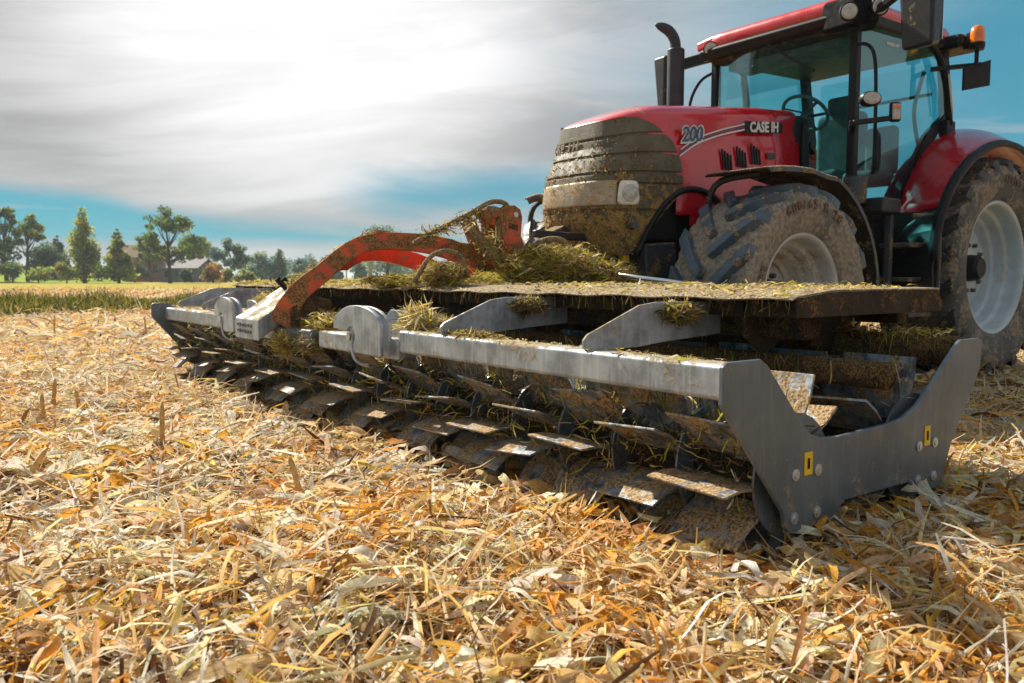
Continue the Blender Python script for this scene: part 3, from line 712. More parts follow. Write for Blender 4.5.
# folding hinges: cheek plate with hook slot
def hinge(ya, yb, sticker):
    yc = (ya+yb)/2; h = abs(ya-yb)/2
    o = [(yc-h, .46), (yc-h, .62)]+[(yc-h*.06-h*.92*math.cos(t), .61+.095*math.sin(t)) for t in np.linspace(.35, math.pi-.55, 10)]+[(yc+h*.93, .635), (yc+h*.95, .575), (yc+.105, .565), (yc+.09, .575), (yc+.065, .592), (yc+.035, .592), (yc+.012, .575), (yc+.004, .55), (yc, .46)]
    p = part(MB().prism(o, 'x', 1.862, 1.884), 'hinge_plate', 'galv', bevel=.004)
    part(MB().prism([(a+.02, b-.004) for a, b in o], 'x', 1.92, 1.94), 'hinge_plate', 'galv', bevel=.004)
    part(MB().prism([(yc-h+.02, .47), (yc-h+.02, .66), (yc-h+.10, .68), (yc-h+.22, .68), (yc, .64), (yc, .47)], 'x', 2.04, 2.056), 'hinge_plate', 'galv', bevel=.004)
    ln = part(MB().tube(cr([(1.90, yc+.05, .585), (1.872, yc+.045, .53), (1.868, yc+.045, .46), (1.88, yc+.01, .41), (1.93, yc-.03, .385)], 4), .008, 8), 'lock_hook', 'galv', smooth=True)
    part(MB().tube([(1.86, yc+.08, .54), (2.10, yc+.08, .54)], .022, 12), 'hinge_pin', 'bolt', smooth=False)
    if sticker:
        s = MB().box((1.8665, yc+.17, .605), (.002, .075, .075)).build('warning_sticker', 'yellow', p); MB().box((1.865, yc+.17, .605), (.0015, .03, .04)).build('sticker_mark', 'blackc', s)
hinge(3.57, 4.12, True); hinge(5.78, 6.22, False)
# sloping sheet-metal cap with lettering plate in front of the arm foot
cap = part(MB().hexa([(1.74, 4.93, .455), (1.74, 5.36, .455), (1.74, 5.36, .585), (1.74, 4.93, .585), (2.10, 5.02, .68), (2.10, 5.45, .68), (2.12, 5.45, .80), (2.12, 5.02, .80)]), 'arm_foot_cap', 'galv', bevel=.008)
for r_, (z, cols) in enumerate(((.545, (5.30, 5.25, 5.20, 5.155, 5.10, 5.05)), (.505, (5.295, 5.26, 5.21, 5.16, 5.115, 5.065)))):
    for q, y in enumerate(cols):
        MB().box((1.7375, y, z+random.uniform(-.003, .003)), (.003, .028, .024 if q % 2 else .017)).build('worn_lettering', 'dgrey', cap)
for y in (5.06, 5.16): part(MB().tube([(2.02, y, .77), (1.96, y+.02, .84)], .020, 10), 'pin', 'blackc')
part(MB().prism([(1.93, .44), (1.93, .66), (2.06, .74), (2.20, .70), (2.20, .44)], 'y', 4.86, 5.08), 'arm_foot', 'beam', bevel=.008)
# arms
def arm(path, w, hts, mt, name):
    rows = []
    m = MB(); P = cr(path, 2); n = len(P); vs = []
    for i, p in enumerate(P):
        d = (P[min(i+1, n-1)]-P[max(0, i-1)]).normalized(); sx = d.cross(Vector((0, 0, 1)))
        sx = Vector((sx.x, sx.y, 0)).normalized() if sx.length > 1e-3 else Vector((0, 1, 0)); up = sx.cross(d).normalized(); t = i/(n-1)
        hh = np.interp(t, [k/(len(hts)-1) for k in range(len(hts))], hts)
        for a, b in ((-1, -1), (1, -1), (1, 1), (-1, 1)): vs.append(p+sx*a*w/2+up*b*hh/2)
    fs = [(i*4+j, i*4+(j+1) % 4, (i+1)*4+(j+1) % 4, (i+1)*4+j) for i in range(n-1) for j in range(4)]+[(3, 2, 1, 0), tuple((n-1)*4+j for j in range(4))]
    m.add(vs, fs); return part(m, name, mt, bevel=.008)
arm([(1.90, 4.97, .56), (2.00, 4.90, .76), (2.14, 4.86, .88), (2.30, 4.80, 1.02), (2.44, 4.75, 1.075), (2.68, 4.66, 1.075), (2.90, 4.58, 1.035), (3.19, 4.49, .92), (3.50, 4.40, .86)], .10, [.15, .13, .115, .11, .105, .115, .13, .12, .11], 'orange', 'drawbar_arm')
arm([(2.26, 4.86, .93), (2.42, 4.95, 1.00), (2.66, 5.04, 1.01), (2.88, 4.99, .96), (3.05, 4.94, .89), (3.30, 4.86, .84), (3.5, 4.8, .82)], .09, [.09, .10, .11, .12, .12, .13], 'red2', 'drawbar_arm')
part(MB().bar((2.45, 4.74, 1.13), (3.12, 4.50, 1.035), .05, .045), 'arm_rib', 'orange', bevel=.005)
# headstock
for y in (4.28, 4.50):
    o = [(3.10, 1.27), (3.13, 1.31), (3.22, 1.315), (3.265, 1.29), (3.28, 1.24), (3.27, 1.12), (3.34, .98), (3.44, .86), (3.26, .86), (3.16, 1.02), (3.12, 1.12)]
    hp = part(MB().prism(o, 'y', y-.010, y+.010), 'headstock_plate', 'orange', bevel=.004)
    part(MB().lathe([(.001, y-.016), (.018, y-.016), (.018, y+.016), (.001, y+.016)], (3.225, 0, 1.255), 'y', 14), 'pin_hole', 'bolt')
    part(MB().prism([(3.165, 1.165), (3.17, 1.20), (3.245, 1.19), (3.24, 1.15)], 'y', y-.014, y+.014), 'slot_insert', 'beam', bevel=.004)
part(MB().bar((3.02, 4.52, 1.22), (3.12, 4.48, .92), .08, .07, (0, 1, 0)), 'headstock_brace', 'orange', bevel=.006)
part(MB().bar((2.98, 4.32, 1.25), (3.20, 4.36, 1.28), .10, .06), 'headstock_brace', 'orange', bevel=.006)
part(MB().tube(cr([(3.03, 4.30, 1.28), (3.10, 4.3, 1.27), (3.12, 4.31, 1.15), (3.10, 4.3, 1.0)], 4), .024, 8), 'hydraulic_hose', 'hose', smooth=True)
part(MB().tube([(2.92, 4.36, 1.16), (3.14, 4.30, .93)], .040, 12), 'hydraulic_cylinder', 'hose')
part(MB().tube(cr([(2.55, 4.42, 1.06), (2.72, 4.40, 1.15), (2.92, 4.36, 1.25), (3.06, 4.33, 1.33), (3.18, 4.33, 1.33), (3.24, 4.36, 1.27)], 5), .017, 8), 'hydraulic_hose', 'hose', smooth=True)
part(MB().tube(cr([(3.10, 4.22, .95), (3.22, 4.18, 1.02), (3.38, 4.16, 1.09), (3.52, 4.15, 1.09), (3.62, 4.15, 1.03), (3.80, 4.14, 1.0), (3.98, 4.12, .97)], 5), .020, 8), 'hydraulic_hose', 'hose', smooth=True)
part(MB().tube(cr([(2.42, 4.2, .82), (2.52, 4.15, .98), (2.66, 4.1, .99), (2.74, 4.1, .85)], 5), .015, 8), 'hydraulic_hose', 'hose', smooth=True)
part(MB().tube([(3.20, 4.12, .885), (3.72, 3.92, .875)], .062, 14), 'hydraulic_cylinder', 'hose')
part(MB().tube([(3.72, 3.92, .87), (4.02, 3.45, .80)], .019, 12), 'piston_rod', 'chrome', smooth=True)
part(MB().bar((3.35, 4.05, .84), (3.35, 4.95, .84), .12, .14), 'headstock_beam', 'beam', bevel=.01)

# ================================================================ TRACTOR
TRA = empty('tractor', (5.9, 4.4, 0), 'big red farm tractor with muddy grille and black cab standing behind the knife roller', 'tractor')
def tp(m, name, mt, p=TRA, **k): return m.build(name, mt, p, **k)
YC = 4.40
def hoodpt(x_or_phi, v, off=0., mode='phi', side=-1):
    """v: 0 bottom .. 1 crown start ; returns point on the bonnet shell"""
    zb, zt = 1.0, 1.92
    z = zb+(zt-zb)*v
    w = .43+.02*math.sin(math.pi*min(1, v*1.1))-.03*max(0, v-.8)/.2*1.0+off
    xn = 3.85-.08*math.sin(math.pi*min(1, v*1.25))+.07*max(0, v-.6)/.4+.06*max(0, .25-v)/.25-off
    xc = 4.40
    if mode == 'phi':
        c, s = math.cos(x_or_phi), math.sin(x_or_phi); e = 2/3.3
        return Vector((xc-(xc-xn)*abs(c)**e, YC+w*math.copysign(abs(s)**e, s), z))
    return Vector((x_or_phi, YC+side*w, z))
def zcrown(x): return float(np.interp(x, [3.9, 4.05, 4.55, 5.6, 5.9], [0, .03, .09, .20, .22]))
def hood():
    # red body: rows along the height; the side line rises to the rear
    m = MB(); rows = []
    NV = 26
    xs_s = [5.86, 5.5, 5.2, 4.9, 4.7, 4.55]
    def path(v, off=0):
        L = [hoodpt(x, v, off, 'x', -1) for x in xs_s]+[hoodpt(-math.pi/2+math.pi*i/28, v, off) for i in range(29)]+[hoodpt(x, v, off, 'x', 1) for x in xs_s[::-1]]
        return L
    for j in range(NV+1):
        v = j/NV; r = path(v)
        for p in r: p.z += zcrown(p.x)*v*v+max(0, (.32 if p.x > 4.5 else 0))*(1-v)*0
        rows.append(r)
    top = rows[-1]
    for sc, dz in ((.965, .028), (.88, .055), (.70, .078), (.4, .095), (.0, .10)):
        r = []
        for p in top:
            ax = Vector((max(p.x, 4.30) if p.x < 4.3 else p.x, YC, p.z)); q = ax+(p-ax)*sc
            if p.x < 4.3: q.z = p.z+dz*float(np.interp(q.x, [3.86, 4.3], [.15, 1.]))+(zcrown(q.x)-zcrown(p.x))
            else: q.z = p.z+dz
            r.append(q)
        rows.append(r)
    m.grid(rows)
    # cut away the wheel-arch: drop faces low and behind the grille
    keep = []
    for f in m.f:
        c = sum((Vector(m.v[i]) for i in f), Vector())/4
        if c.x > 4.38 and c.z < np.interp(c.x, [4.38, 4.48, 4.8, 5.2, 5.9], [1.30, 1.22, 1.22, 1.20, 1.15]): continue
        if c.z < 1.90 and c.x < np.interp(c.z, [1.0, 1.12, 1.26, 1.40, 1.5, 1.62, 1.75, 1.85, 1.90], [4.5, 4.5, 4.5, 4.37, 4.38, 4.36, 4.26, 4.10, 3.9]): continue
        keep.append(f)
    m.f = keep
    return tp(m, 'bonnet', 'red', smooth=True, thick=.006)
HOOD = hood()
def grille():
    m = MB(); rows = []; NV = 96
    lines = [1.55, 1.675, 1.80, 1.48, 1.30]
    for j in range(NV+1):
        v = j/NV*.999; z0 = 1.0+.92*v
        xb = float(np.interp(z0, [1.0, 1.12, 1.26, 1.40, 1.5, 1.62, 1.75, 1.85, 1.90, 1.92], [4.02, 4.10, 4.24, 4.40, 4.46, 4.44, 4.36, 4.22, 4.10, 4.0]))
        off = .010
        for l in lines:
            if abs(z0-l) < .008: off = -.002
        r = []
        pe = None
        if xb > 4.40: ph = math.pi/2; ext = [xb]
        else:
            lo = 0.; hi = math.pi/2
            for _ in range(30):
                mid = (lo+hi)/2
                if hoodpt(mid, v).x < xb: lo = mid
                else: hi = mid
            ph = lo; ext = [None]
        pts = [hoodpt(-ph+2*ph*i/44, v, off) for i in range(45)]
        a = hoodpt(xb, v, off, 'x', -1) if ext[0] else pts[0]-Vector((-.001, 0, 0)); b = hoodpt(xb, v, off, 'x', 1) if ext[0] else pts[-1]
        r = [a]+pts+[b]
        for p in r: p.z += zcrown(p.x)*v*v
        rows.append(r)
    m.grid(rows); return tp(m, 'grille', 'grille', thick=.006)
GRI = grille()
def lampband():
    for name, mt, p0, p1, off in (('lamp_band', 'band', -.80, 1.35, .016), ('headlight', 'lens', -1.15, -.91, .020), ('headlight_surround', 'lampw', -1.12, -.77, .018), ('headlight', 'lens', 1.0, 1.2, .022)):
        m = MB(); rows = []
        for j in range(13):
            t = j/12; z = 1.335+.165*t; v = (z-1.0)/.92; r = []
            for i in range(21):
                ph = p0+(p1-p0)*i/20
                q = hoodpt(ph, v, off); r.append(q)
            rows.append(r)
        if name == 'headlight_surround':
            g = []
            for q in np.linspace(0, 1, 7):
                row = []
                for t in np.linspace(0, 2*math.pi, 41):
                    c_, s_ = math.cos(t), math.sin(t); e_ = .38
                    a_ = math.copysign(abs(c_)**e_, c_)*q; b_ = math.copysign(abs(s_)**e_, s_)*q
                    row.append(hoodpt(-1.0-.17*a_*(1-.10*b_), (1.418-1.0+.082*b_)/.92, off+.008*(1-q**4)))
                g.append(row)
            MB().grid(g).build(name, mt, GRI, smooth=True, thick=.004); continue
        if name == 'headlight':
            pc = (p0+p1)/2; m = MB(); c = hoodpt(pc, .452, .024); n_ = (hoodpt(pc+.02, .44)-hoodpt(pc-.02, .44)).normalized().cross(Vector((0, 0, 1)))
            n_ = n_ if n_.dot(Vector((-1, 0, 0))) > 0 else -n_; u = n_.cross(Vector((0, 0, 1))).normalized()
            g = []
            for rr, dd in ((.0, .022), (.025, .02), (.042, .014), (.050, .008), (.056, .012), (.060, .0)):
                g.append([c+(u*math.cos(t)+Vector((0, 0, 1))*math.sin(t))*rr+n_*dd for t in np.linspace(0, 2*math.pi, 25)])
            m.grid(g); m.build('headlight', 'lens', TRA, smooth=True)
        else: m.grid(rows); m.build(name, mt, GRI, smooth=True, thick=.004)
lampband()
# tow knob under lamp, lower face
k_ = hoodpt(-1.05, .22, .02)
tp(MB().tube([k_, k_+Vector((-.02, -.05, 0))], [.035, .028], 16), 'tow_knob', 'dgrey')
# lettering on the bonnet side
ys = YC-.43-.025
text('200', 'bonnet_number', 'blue', HOOD, (4.435, ys-.010, 1.80), (1, 0, .12), (0, 0, 1), .145, .001, .15, .004)
text('200', 'bonnet_number', 'white', HOOD, (4.432, ys-.006, 1.795), (1, 0, .12), (0, 0, 1), .152, .001, .15, .012)
text('CASE IH', 'maker_lettering', 'white', HOOD, (5.19, ys-.010, 1.945), (1, 0, .10), (0, 0, 1), .105, .001, .0, .004, .95)
MB().hexa([(5.13, ys-.004, 1.93), (5.60, ys-.004, 1.975), (5.60, ys-.004, 2.055), (5.13, ys-.004, 2.02), (5.13, ys-.007, 1.93), (5.60, ys-.007, 1.975), (5.60, ys-.007, 2.055), (5.13, ys-.007, 2.02)]).build('lettering_panel', 'blackc', HOOD)
def stripe(pts, w, mt):
    P = cr(pts, 6); rows = [[(p.x, p.y, p.z-w/2) for p in P], [(p.x, p.y, p.z+w/2) for p in P]]
    MB().grid(rows).build('side_stripe', mt, HOOD, thick=.002)
stripe([(4.42, ys-.006, 1.70), (4.60, ys-.006, 1.80), (4.85, ys-.006, 1.885), (5.13, ys-.006, 1.955)], .012, 'white')
stripe([(4.42, ys-.006, 1.72), (4.60, ys-.006, 1.82), (4.85, ys-.006, 1.905), (5.13, ys-.006, 1.975)], .010, 'blue')
stripe([(4.43, ys-.006, 1.745), (4.60, ys-.006, 1.838), (4.85, ys-.006, 1.922), (5.13, ys-.006, 1.995)], .010, 'white')
ph = .62
for ch in 'CASE IH':
    if ch != ' ':
        pA, pB = hoodpt(ph, .83, .016), hoodpt(ph-.05, .83, .016); text(ch, 'grille_lettering', 'mutedw', GRI, (pA.x, pA.y, pA.z-.02), (pB.x-pA.x, pB.y-pA.y, .0), (0, 0, 1), .085, .004, .2, .002)
    ph -= .052/.45/.9*(.6 if ch == ' ' else .75 if ch == 'I' else 1.) if abs(ph) > 2 else {'I': .06, ' ': .06}.get(ch, .115)
MB().box((5.47, ys-.003, 1.79), (.10, .004, .045)).build('model_badge', 'dgrey', HOOD)
# side vents
for i, x in enumerate((4.90, 5.07, 5.24)):
    for j in range(4):
        z = 1.73+.035*i; MB().bar((x+j*.032, ys-.002, z-.09), (x+j*.032-.02, ys-.002, z+.06-.012*j), .016, .008, (0, 1, 0)).build('vent_slot', 'blackc', HOOD)
stripe_arch = [(4.0, YC-.46, 1.0), (4.12, YC-.46, 1.18), (4.28, YC-.46, 1.36), (4.46, YC-.46, 1.46), (4.66, YC-.465, 1.47), (4.84, YC-.465, 1.40), (4.95, YC-.465, 1.30)]
tp(MB().tube(cr(stripe_arch, 4), .022, 8), 'arch_trim', 'blackc', smooth=True)
# engine bay, frame and front axle
tp(MB().prism([(4.10, .80), (4.06, 1.00), (4.20, 1.36), (4.52, 1.44), (5.9, 1.35), (5.9, .62), (4.5, .62)], 'y', 4.08, 4.72), 'engine_bay', 'black', bevel=.02)
tp(MB().prism([(4.16, .84), (4.14, 1.08), (4.46, 1.10), (4.46, .84)], 'y', 3.99, 4.81), 'front_support', 'dgrey', bevel=.02)
tp(MB().box((4.30, 4.02, 1.22), (.34, .04, .22)), 'side_screen', 'black', bevel=.01)
tp(MB().box((4.81, 4.4, .66), (.22, 1.7, .20)), 'front_axle', 'dgrey', bevel=.03)
tp(MB().box((3.98, 4.4, .92), (.30, .55, .22)), 'front_linkage', 'dgrey', bevel=.02)
for y in (4.12, 4.68): tp(MB().bar((4.0, y, .84), (3.50, y, .80), .05, .10), 'linkage_arm', 'black', bevel=.01)
tp(MB().box((4.02, 4.08, 1.03), (.05, .06, .15)), 'reflector', 'yellow', bevel=.005)
tp(MB().bar((3.4, 4.3, 1.14), (3.95, 4.28, 1.12), .05, .05), 'top_link', 'black', bevel=.01)
tp(MB().hexa([(3.62, 4.42, 1.12), (3.95, 4.42, 1.12), (3.95, 4.55, 1.12), (3.62, 4.55, 1.12), (3.66, 4.42, 1.17), (3.95, 4.42, 1.28), (3.95, 4.55, 1.28), (3.66, 4.55, 1.17)]), 'linkage_cover', 'dgrey', bevel=.01)
tp(MB().tube([(3.46, 4.4, 1.15), (3.46, 4.4, 1.24)], .010, 8), 'lever', 'black')
tp(MB().tube(cr([(4.05, 4.72, 1.43), (3.92, 4.90, 1.455), (3.86, 4.96, 1.43)], 3), [.03]*7, 8), 'front_handle', 'fend', smooth=True)

# wheels
def wheel(cx, yo, cz, R, Wt, rr, nl, tmat, lmat, rmat, side=-1, letters=None, dphi=.34, lugh=.066):
    yc = yo-side*Wt/2; s = side
    def Y(a): return a*s      # a: outward positive
    DZ = .04 if rr > .5 else -.05
    # rim = wheel mesh: dished barrel and disc
    pr = [(rr, Y(Wt*.40)), (rr+.012, Y(Wt*.425)), (rr-.005, Y(Wt*.43)), (rr-.025, Y(Wt*.40)), (rr-.035, Y(Wt*.34)), (rr-.037, Y(Wt*.24)), (rr-.045, Y(Wt*.225)), (rr-.072, Y(Wt*.215)), (rr-.08, Y(Wt*.20)), (rr-.083, Y(Wt*.09)), (rr-.09, Y(Wt*.075)), (rr-.112, Y(Wt*.065)), (rr-.12, Y(Wt*.05)),
          (rr-.124, Y(-Wt*.06)), (rr-.135, Y(-Wt*.075)), (rr-.16, Y(-Wt*.08)), (rr-.17, Y(-Wt*.10)), (rr*.64, Y(DZ-.03)), (rr*.60, Y(DZ-.03)), (rr*.56, Y(DZ)), (rr*.42, Y(DZ+.0)), (rr*.38, Y(DZ+.012)), (.01, Y(DZ+.012))]
    w = MB().lathe(pr, (cx, yc, cz), 'y', 56).build('wheel', rmat, TRA, smooth=True)
    MB().lathe([(rr-.02, Y(.0)), (rr+.0, Y(-Wt*.2)), (rr, Y(-Wt*.42))], (cx, yc, cz), 'y', 40).build('rim_barrel', rmat, w, smooth=True)
    MB().lathe([(.001, Y(DZ+.12)), (.085, Y(DZ+.12)), (.11, Y(DZ+.09)), (.12, Y(DZ+.013)), (.001, Y(DZ+.013))], (cx, yc, cz), 'y', 24).build('hub', 'blackc', w)
    for i in range(10):
        t = 2*math.pi*i/10; r0 = .21 if rr > .5 else .15
        MB().lathe([(.001, Y(DZ+.045)), (.017, Y(DZ+.045)), (.02, Y(DZ+.012)), (.001, Y(DZ+.01))], (cx+r0*math.cos(t), yc, cz+r0*math.sin(t)), 'y', 8).build('wheel_nut', 'dgrey', w)
    Ti = R-lugh
    pf = [(rr, Wt*.40), (rr+.02, Wt*.445), (rr+.05, Wt*.47), ((rr+R)/2-.03, Wt*.515), (R*.84, Wt*.52), (R*.90, Wt*.49), (Ti-.01, Wt*.43), (Ti, Wt*.33), (Ti+.01, 0)]
    pf = pf+[(r, -a) for r, a in pf[-2::-1]]
    tm = MB().lathe(pf, (cx, yc, cz), 'y', 200); nv = []
    for x, y, z in tm.v:
        dx, dz = x-cx, z-cz; q = math.hypot(dx, dz); f = max(0, min(1, (q-R*.86)/(R*.05))); a_ = math.atan2(dz, dx)
        g_ = .55*f*(.014*math.sin(a_*31+y*19)+.012*math.sin(a_*57-y*41)+.008*math.sin(a_*113+y*67)+random.uniform(-.006, .010)); nv.append((cx+dx*(1+g_/q), y, cz+dz*(1+g_/q)))
    tm.v = nv; tm.build('tyre', tmat, w, smooth=True)
    lg = MB()
    for sd in (-1, 1):
        for k in range(nl):
            p0 = 2*math.pi*(k+(.5 if sd > 0 else 0))/nl; st = []
            for t in (0, .2, .4, .6, .8, .93, 1.0, 1.06, 1.1):
                tt = min(t, 1.); ph = p0-dphi*(tt**1.1); yy = sd*(.015+tt*(Wt*.50-.015)); ro = R-.02*tt*tt; ri = Ti-.02
                if t > .9: ro = R-.03
                if t > 1.: yy = sd*(Wt*.51+(t-1)*.0); ro = R-.03-(t-1)*1.2; ri = ro-.05
                wd = (.028+.012*tt)*(1 if R < .85 else 1.15)
                st.append((ph, yy, ri, ro, wd/R))
            base = len(lg.v); vs = []
            for ph, yy, ri, ro, wd in st:
                for r_, dp in ((ri, -wd*1.25), (ri, wd*1.25), (ro, wd), (ro, -wd)):
                    # skew the cross-section so the bar keeps its width
                    q = ph+dp; vs.append((cx+r_*math.cos(q), yc+yy+sd*dp*R*.45*(1 if yy*sd < Wt*.5 else 0), cz+r_*math.sin(q)))
            n = len(st)
            fs = [(i*4+j, i*4+(j+1) % 4, (i+1)*4+(j+1) % 4, (i+1)*4+j) for i in range(n-1) for j in range(4)]+[(3, 2, 1, 0), tuple((n-1)*4+j for j in range(4))]
            lg.add(vs, fs)
    tr = lg.build('tread', lmat, w, bevel=.007, seg=2)
    if letters:
        for body, a0, rL, sz in letters:
            step = sz*.68/rL; aa = a0+step*len(body)/2
            for ch in body:
                if ch != ' ':
                    ca, sa = math.cos(aa), math.sin(aa)
                    yL = yo+side*(Wt*.0245+.006)
                    text(ch, 'sidewall_lettering', 'lettr', w, (cx+ca*rL-sz*.3*sa, yL, cz+sa*rL+sz*.3*ca), (sa, 0, -ca), (ca, 0, sa), sz, .004, 0, .001)
                aa -= step
    return w
M['lettr'] = mat('raised_rubber_letters', (.20, .13, .09), rough=.8, var=.1)
wf = wheel(4.81, 3.15, .715, .765, .58, .42, 16, 'tyre', 'lug', 'rim', -1, [('600/65 R 28', rad(84), .585, .085), ('TIRE', rad(165), .52, .07)], dphi=.44)
wr = wheel(7.68, 3.14, .93, .965, .66, .575, 21, 'tyre2', 'lug2', 'rimb', -1, [('650/65 R 42', rad(70), .74, .08)], dphi=.30, lugh=.06)
wheel(4.81, 5.65, .715, .765, .58, .42, 16, 'tyre', 'lug', 'rim', 1, dphi=.44)
wheel(7.68, 5.66, .93, .965, .66, .575, 21, 'tyre2', 'lug2', 'rimb', 1, dphi=.30)

# front mudguards
def guard(y0, y1):
    c = (4.81, .715); pts = [(4.36, 1.535), (4.50, 1.552), (4.66, 1.562), (4.84, 1.562), (5.02, 1.535)]
    pts += [(c[0]+.895*math.cos(rad(a)), c[1]+.875*math.sin(rad(a))) for a in (68, 60, 50, 40, 30, 20, 10, 0, -6)]
    rows = [[(x, y, z+(0 if (y-y0)*(y1-y) > 0 else -.014)) for x, z in pts] for y in (y0, y0+.02, (y0+y1)/2, y1-.02, y1)]
    g = tp(MB().grid(rows), 'front_mudguard', 'fend', thick=.012, smooth=True)
    MB().tube(cr([(4.62, (y0+y1)/2, 1.54), (4.50, y1-.02, 1.50), (4.46, y1+.05, 1.36), (4.52, y1+.08, 1.1), (4.75, y1+.12, .80)], 3), .024, 8).build('guard_stay', 'black', g)
    lip = MB(); L = []
    for x, z in pts[0:]:
        d = Vector((x-c[0], 0, z-c[1])).normalized(); L.append([(x, y0-.004, z-.008), (x-d.x*.035, y0-.004, z-d.z*.035)])
    lip.grid(L).build('guard_lip', 'dgrey', g, thick=.008)
guard(3.16, 3.66); guard(5.14, 5.64)
# rear fenders
def ROUT(a): return float(np.interp(a, [0, 90, 120, 140, 152, 165, 180], [1.05, 1.06, 1.10, 1.17, 1.22, 1.26, 1.28]))
def rfender(yo, yi, near=True):
    c = (7.68, .93); rows = []; s = 1 if yi > yo else -1
    angs = np.linspace(172, 8, 34)
    for a in angs:
        r = []
        for t in np.linspace(0, 1, 9):
            ro = ROUT(a); ri = float(np.interp(a, [0, 84, 106, 130, 147, 175], [1.2, 1.28, 1.14, 1.0, .95, .95]))
            R_ = ro+(ri-ro)*t**.8+.05*math.sin(t*math.pi)
            xx = c[0]+R_*math.cos(rad(a)); r.append((xx, yo+(yi-yo)*t, c[1]+R_*math.sin(rad(a))*1.0))
        rows.append(r)
    lo = [r for a, r in zip(angs, rows) if True]
    m = MB().grid([[p for p in r] for r in lo]); 
    keep = [f for f in m.f if sum(m.v[i][2] for i in f)/4 > 1.36]; m.f = keep
    o = tp(m, 'rear_mudguard', 'red', smooth=True, thick=.012)
    m = MB(); L = []
    for a in np.linspace(178, 8, 34):
        L.append([(c[0]+(ROUT(a)+.005-q[0])*math.cos(rad(a)), yo+s*q[1], c[1]+(ROUT(a)+.005-q[0])*math.sin(rad(a))) for q in ((-.006, .035), (-.010, .0), (-.004, -.02), (.025, -.024), (.045, -.015))])
    m.grid(L).build('mudguard_edging', 'blackc', o, smooth=True, thick=.01)
    m = MB(); L = []
    for a in np.linspace(150, 196, 12): L.append([(c[0]+(ROUT(a)-.01)*math.cos(rad(a)), yo, c[1]+(ROUT(a)-.01)*math.sin(rad(a))), (c[0]+1.02*math.cos(rad(a)), yi, c[1]+1.02*math.sin(rad(a)))])
    m.grid([r for r in L if r[0][2] < 1.40]).build('inner_liner', 'black', o, thick=.01)
    # inner wall closing the wheel box to the cab
    tp(MB().prism(arc(c[0], c[1], 1.1, 170, 10, 20)+[(8.7, .9), (6.6, .9)], 'y', yi-.01, yi+.01), 'wheel_box_wall', 'black')
rfender(3.12, 3.72); rfender(5.68, 5.08, False)
tp(MB().prism([(6.60, 1.375), (6.85, 1.375), (6.80, .85), (6.62, .85)], 'y', 3.30, 3.72), 'mudguard_foot', 'black')
# ---- cab
A0, A1 = 3.66, 5.04
XF, XR = 6.13, 7.62
def glassq(name, rows): return tp(MB().grid(rows), name, 'glass', smooth=True)
glassq('windscreen', [[(XF-.13*math.sin(math.pi*t)-(.10 if z > 2.0 else 0)*0+(2.82-z)*-.02, A0+(A1-A0)*t, z) for t in np.linspace(0, 1, 13)] for z in (1.42, 1.9, 2.4, 2.80)])
def sidegl(y, name):
    o = [(XF+.03, 1.36), (XF+.03, 2.83), (7.50, 2.86), (7.62, 2.30), (7.45, 2.17), (7.25, 2.04), (7.05, 1.86), (6.86, 1.62), (6.76, 1.36)]
    return tp(MB().prism(o, 'y', y-.003, y+.003), name, 'glass')
DG = sidegl(A0-.02, 'door_glass'); sidegl(A1+.02, 'door_glass')
glassq('rear_window', [[(XR+.04, A0+.1+(A1-A0-.2)*t, z) for t in (0, 1)] for z in (1.9, 2.8)])
text('www.agr', 'window_lettering', 'white', DG, (6.55, A0-.026, 2.745), (1, 0, .03), (0, 0, 1), .055, .0005, 0, .001)
def pillar(pts, w, name='cab_pillar'): return tp(MB().tube(cr(pts, 4), w, 8), name, 'blackc', smooth=True)
for y, s in ((A0, 1), (A1, -1)):
    tp(MB().prism([(XF-.035, 1.30), (XF-.03, 2.86), (XF+.045, 2.86), (XF+.045, 1.30)], 'y', y-.03, y+.035), 'cab_pillar', 'blackc', bevel=.012)
    tp(MB().prism([(7.60, 2.20), (7.48, 2.88), (7.58, 2.88), (7.72, 2.25), (7.70, 2.12)], 'y', y-.035, y+.035), 'cab_pillar', 'blackc', bevel=.01)
    tp(MB().prism([(7.02, 1.80), (7.08, 1.80), (7.62, 2.27), (7.60, 2.32), (7.25, 2.09)], 'y', y-.034, y+.02), 'door_sill_trim', 'blackc')
    tp(MB().prism([(6.74, 1.34), (6.80, 1.34), (7.08, 1.82), (7.04, 1.86), (6.86, 1.65)], 'y', y-.034, y+.02), 'door_sill_trim', 'blackc')
tp(MB().box((6.45, (A0+A1)/2, 1.33), (.66, A1-A0+.04, .06)), 'cab_floor', 'blackc', bevel=.01)
tp(MB().box((6.95, (A0+A1)/2, 1.06), (1.36, A1-A0-.1, .74)), 'cab_base', 'black', bevel=.03)
# interior
tp(MB().box((7.0, 4.42, 1.75), (.50, .50, .16)).box((7.22, 4.42, 2.08), (.15, .48, .62)), 'operator_seat', 'seat', bevel=.06, seg=3)
tp(MB().box((7.22, 4.42, 2.46), (.11, .28, .18)), 'headrest', 'seat', bevel=.04, seg=3)
tp(MB().box((6.95, 3.98, 1.72), (.42, .30, .12)).box((7.15, 3.98, 1.98), (.10, .30, .44)), 'passenger_seat', 'seat', bevel=.05, seg=3)
tp(MB().prism([(6.25, 1.36), (6.30, 2.02), (6.42, 2.06), (6.50, 1.36)], 'y', 4.28, 4.52), 'steering_console', 'cabin', bevel=.03)
sw = MB(); cen = Vector((6.50, 4.34, 2.30)); ax = Vector((.62, 0, .78)).normalized(); u = Vector((0, 1, 0)); v_ = ax.cross(u)
sw.tube([cen+(u*math.cos(t)+v_*math.sin(t))*.20 for t in np.linspace(0, 2*math.pi, 33)], .016, 8, cap=False)
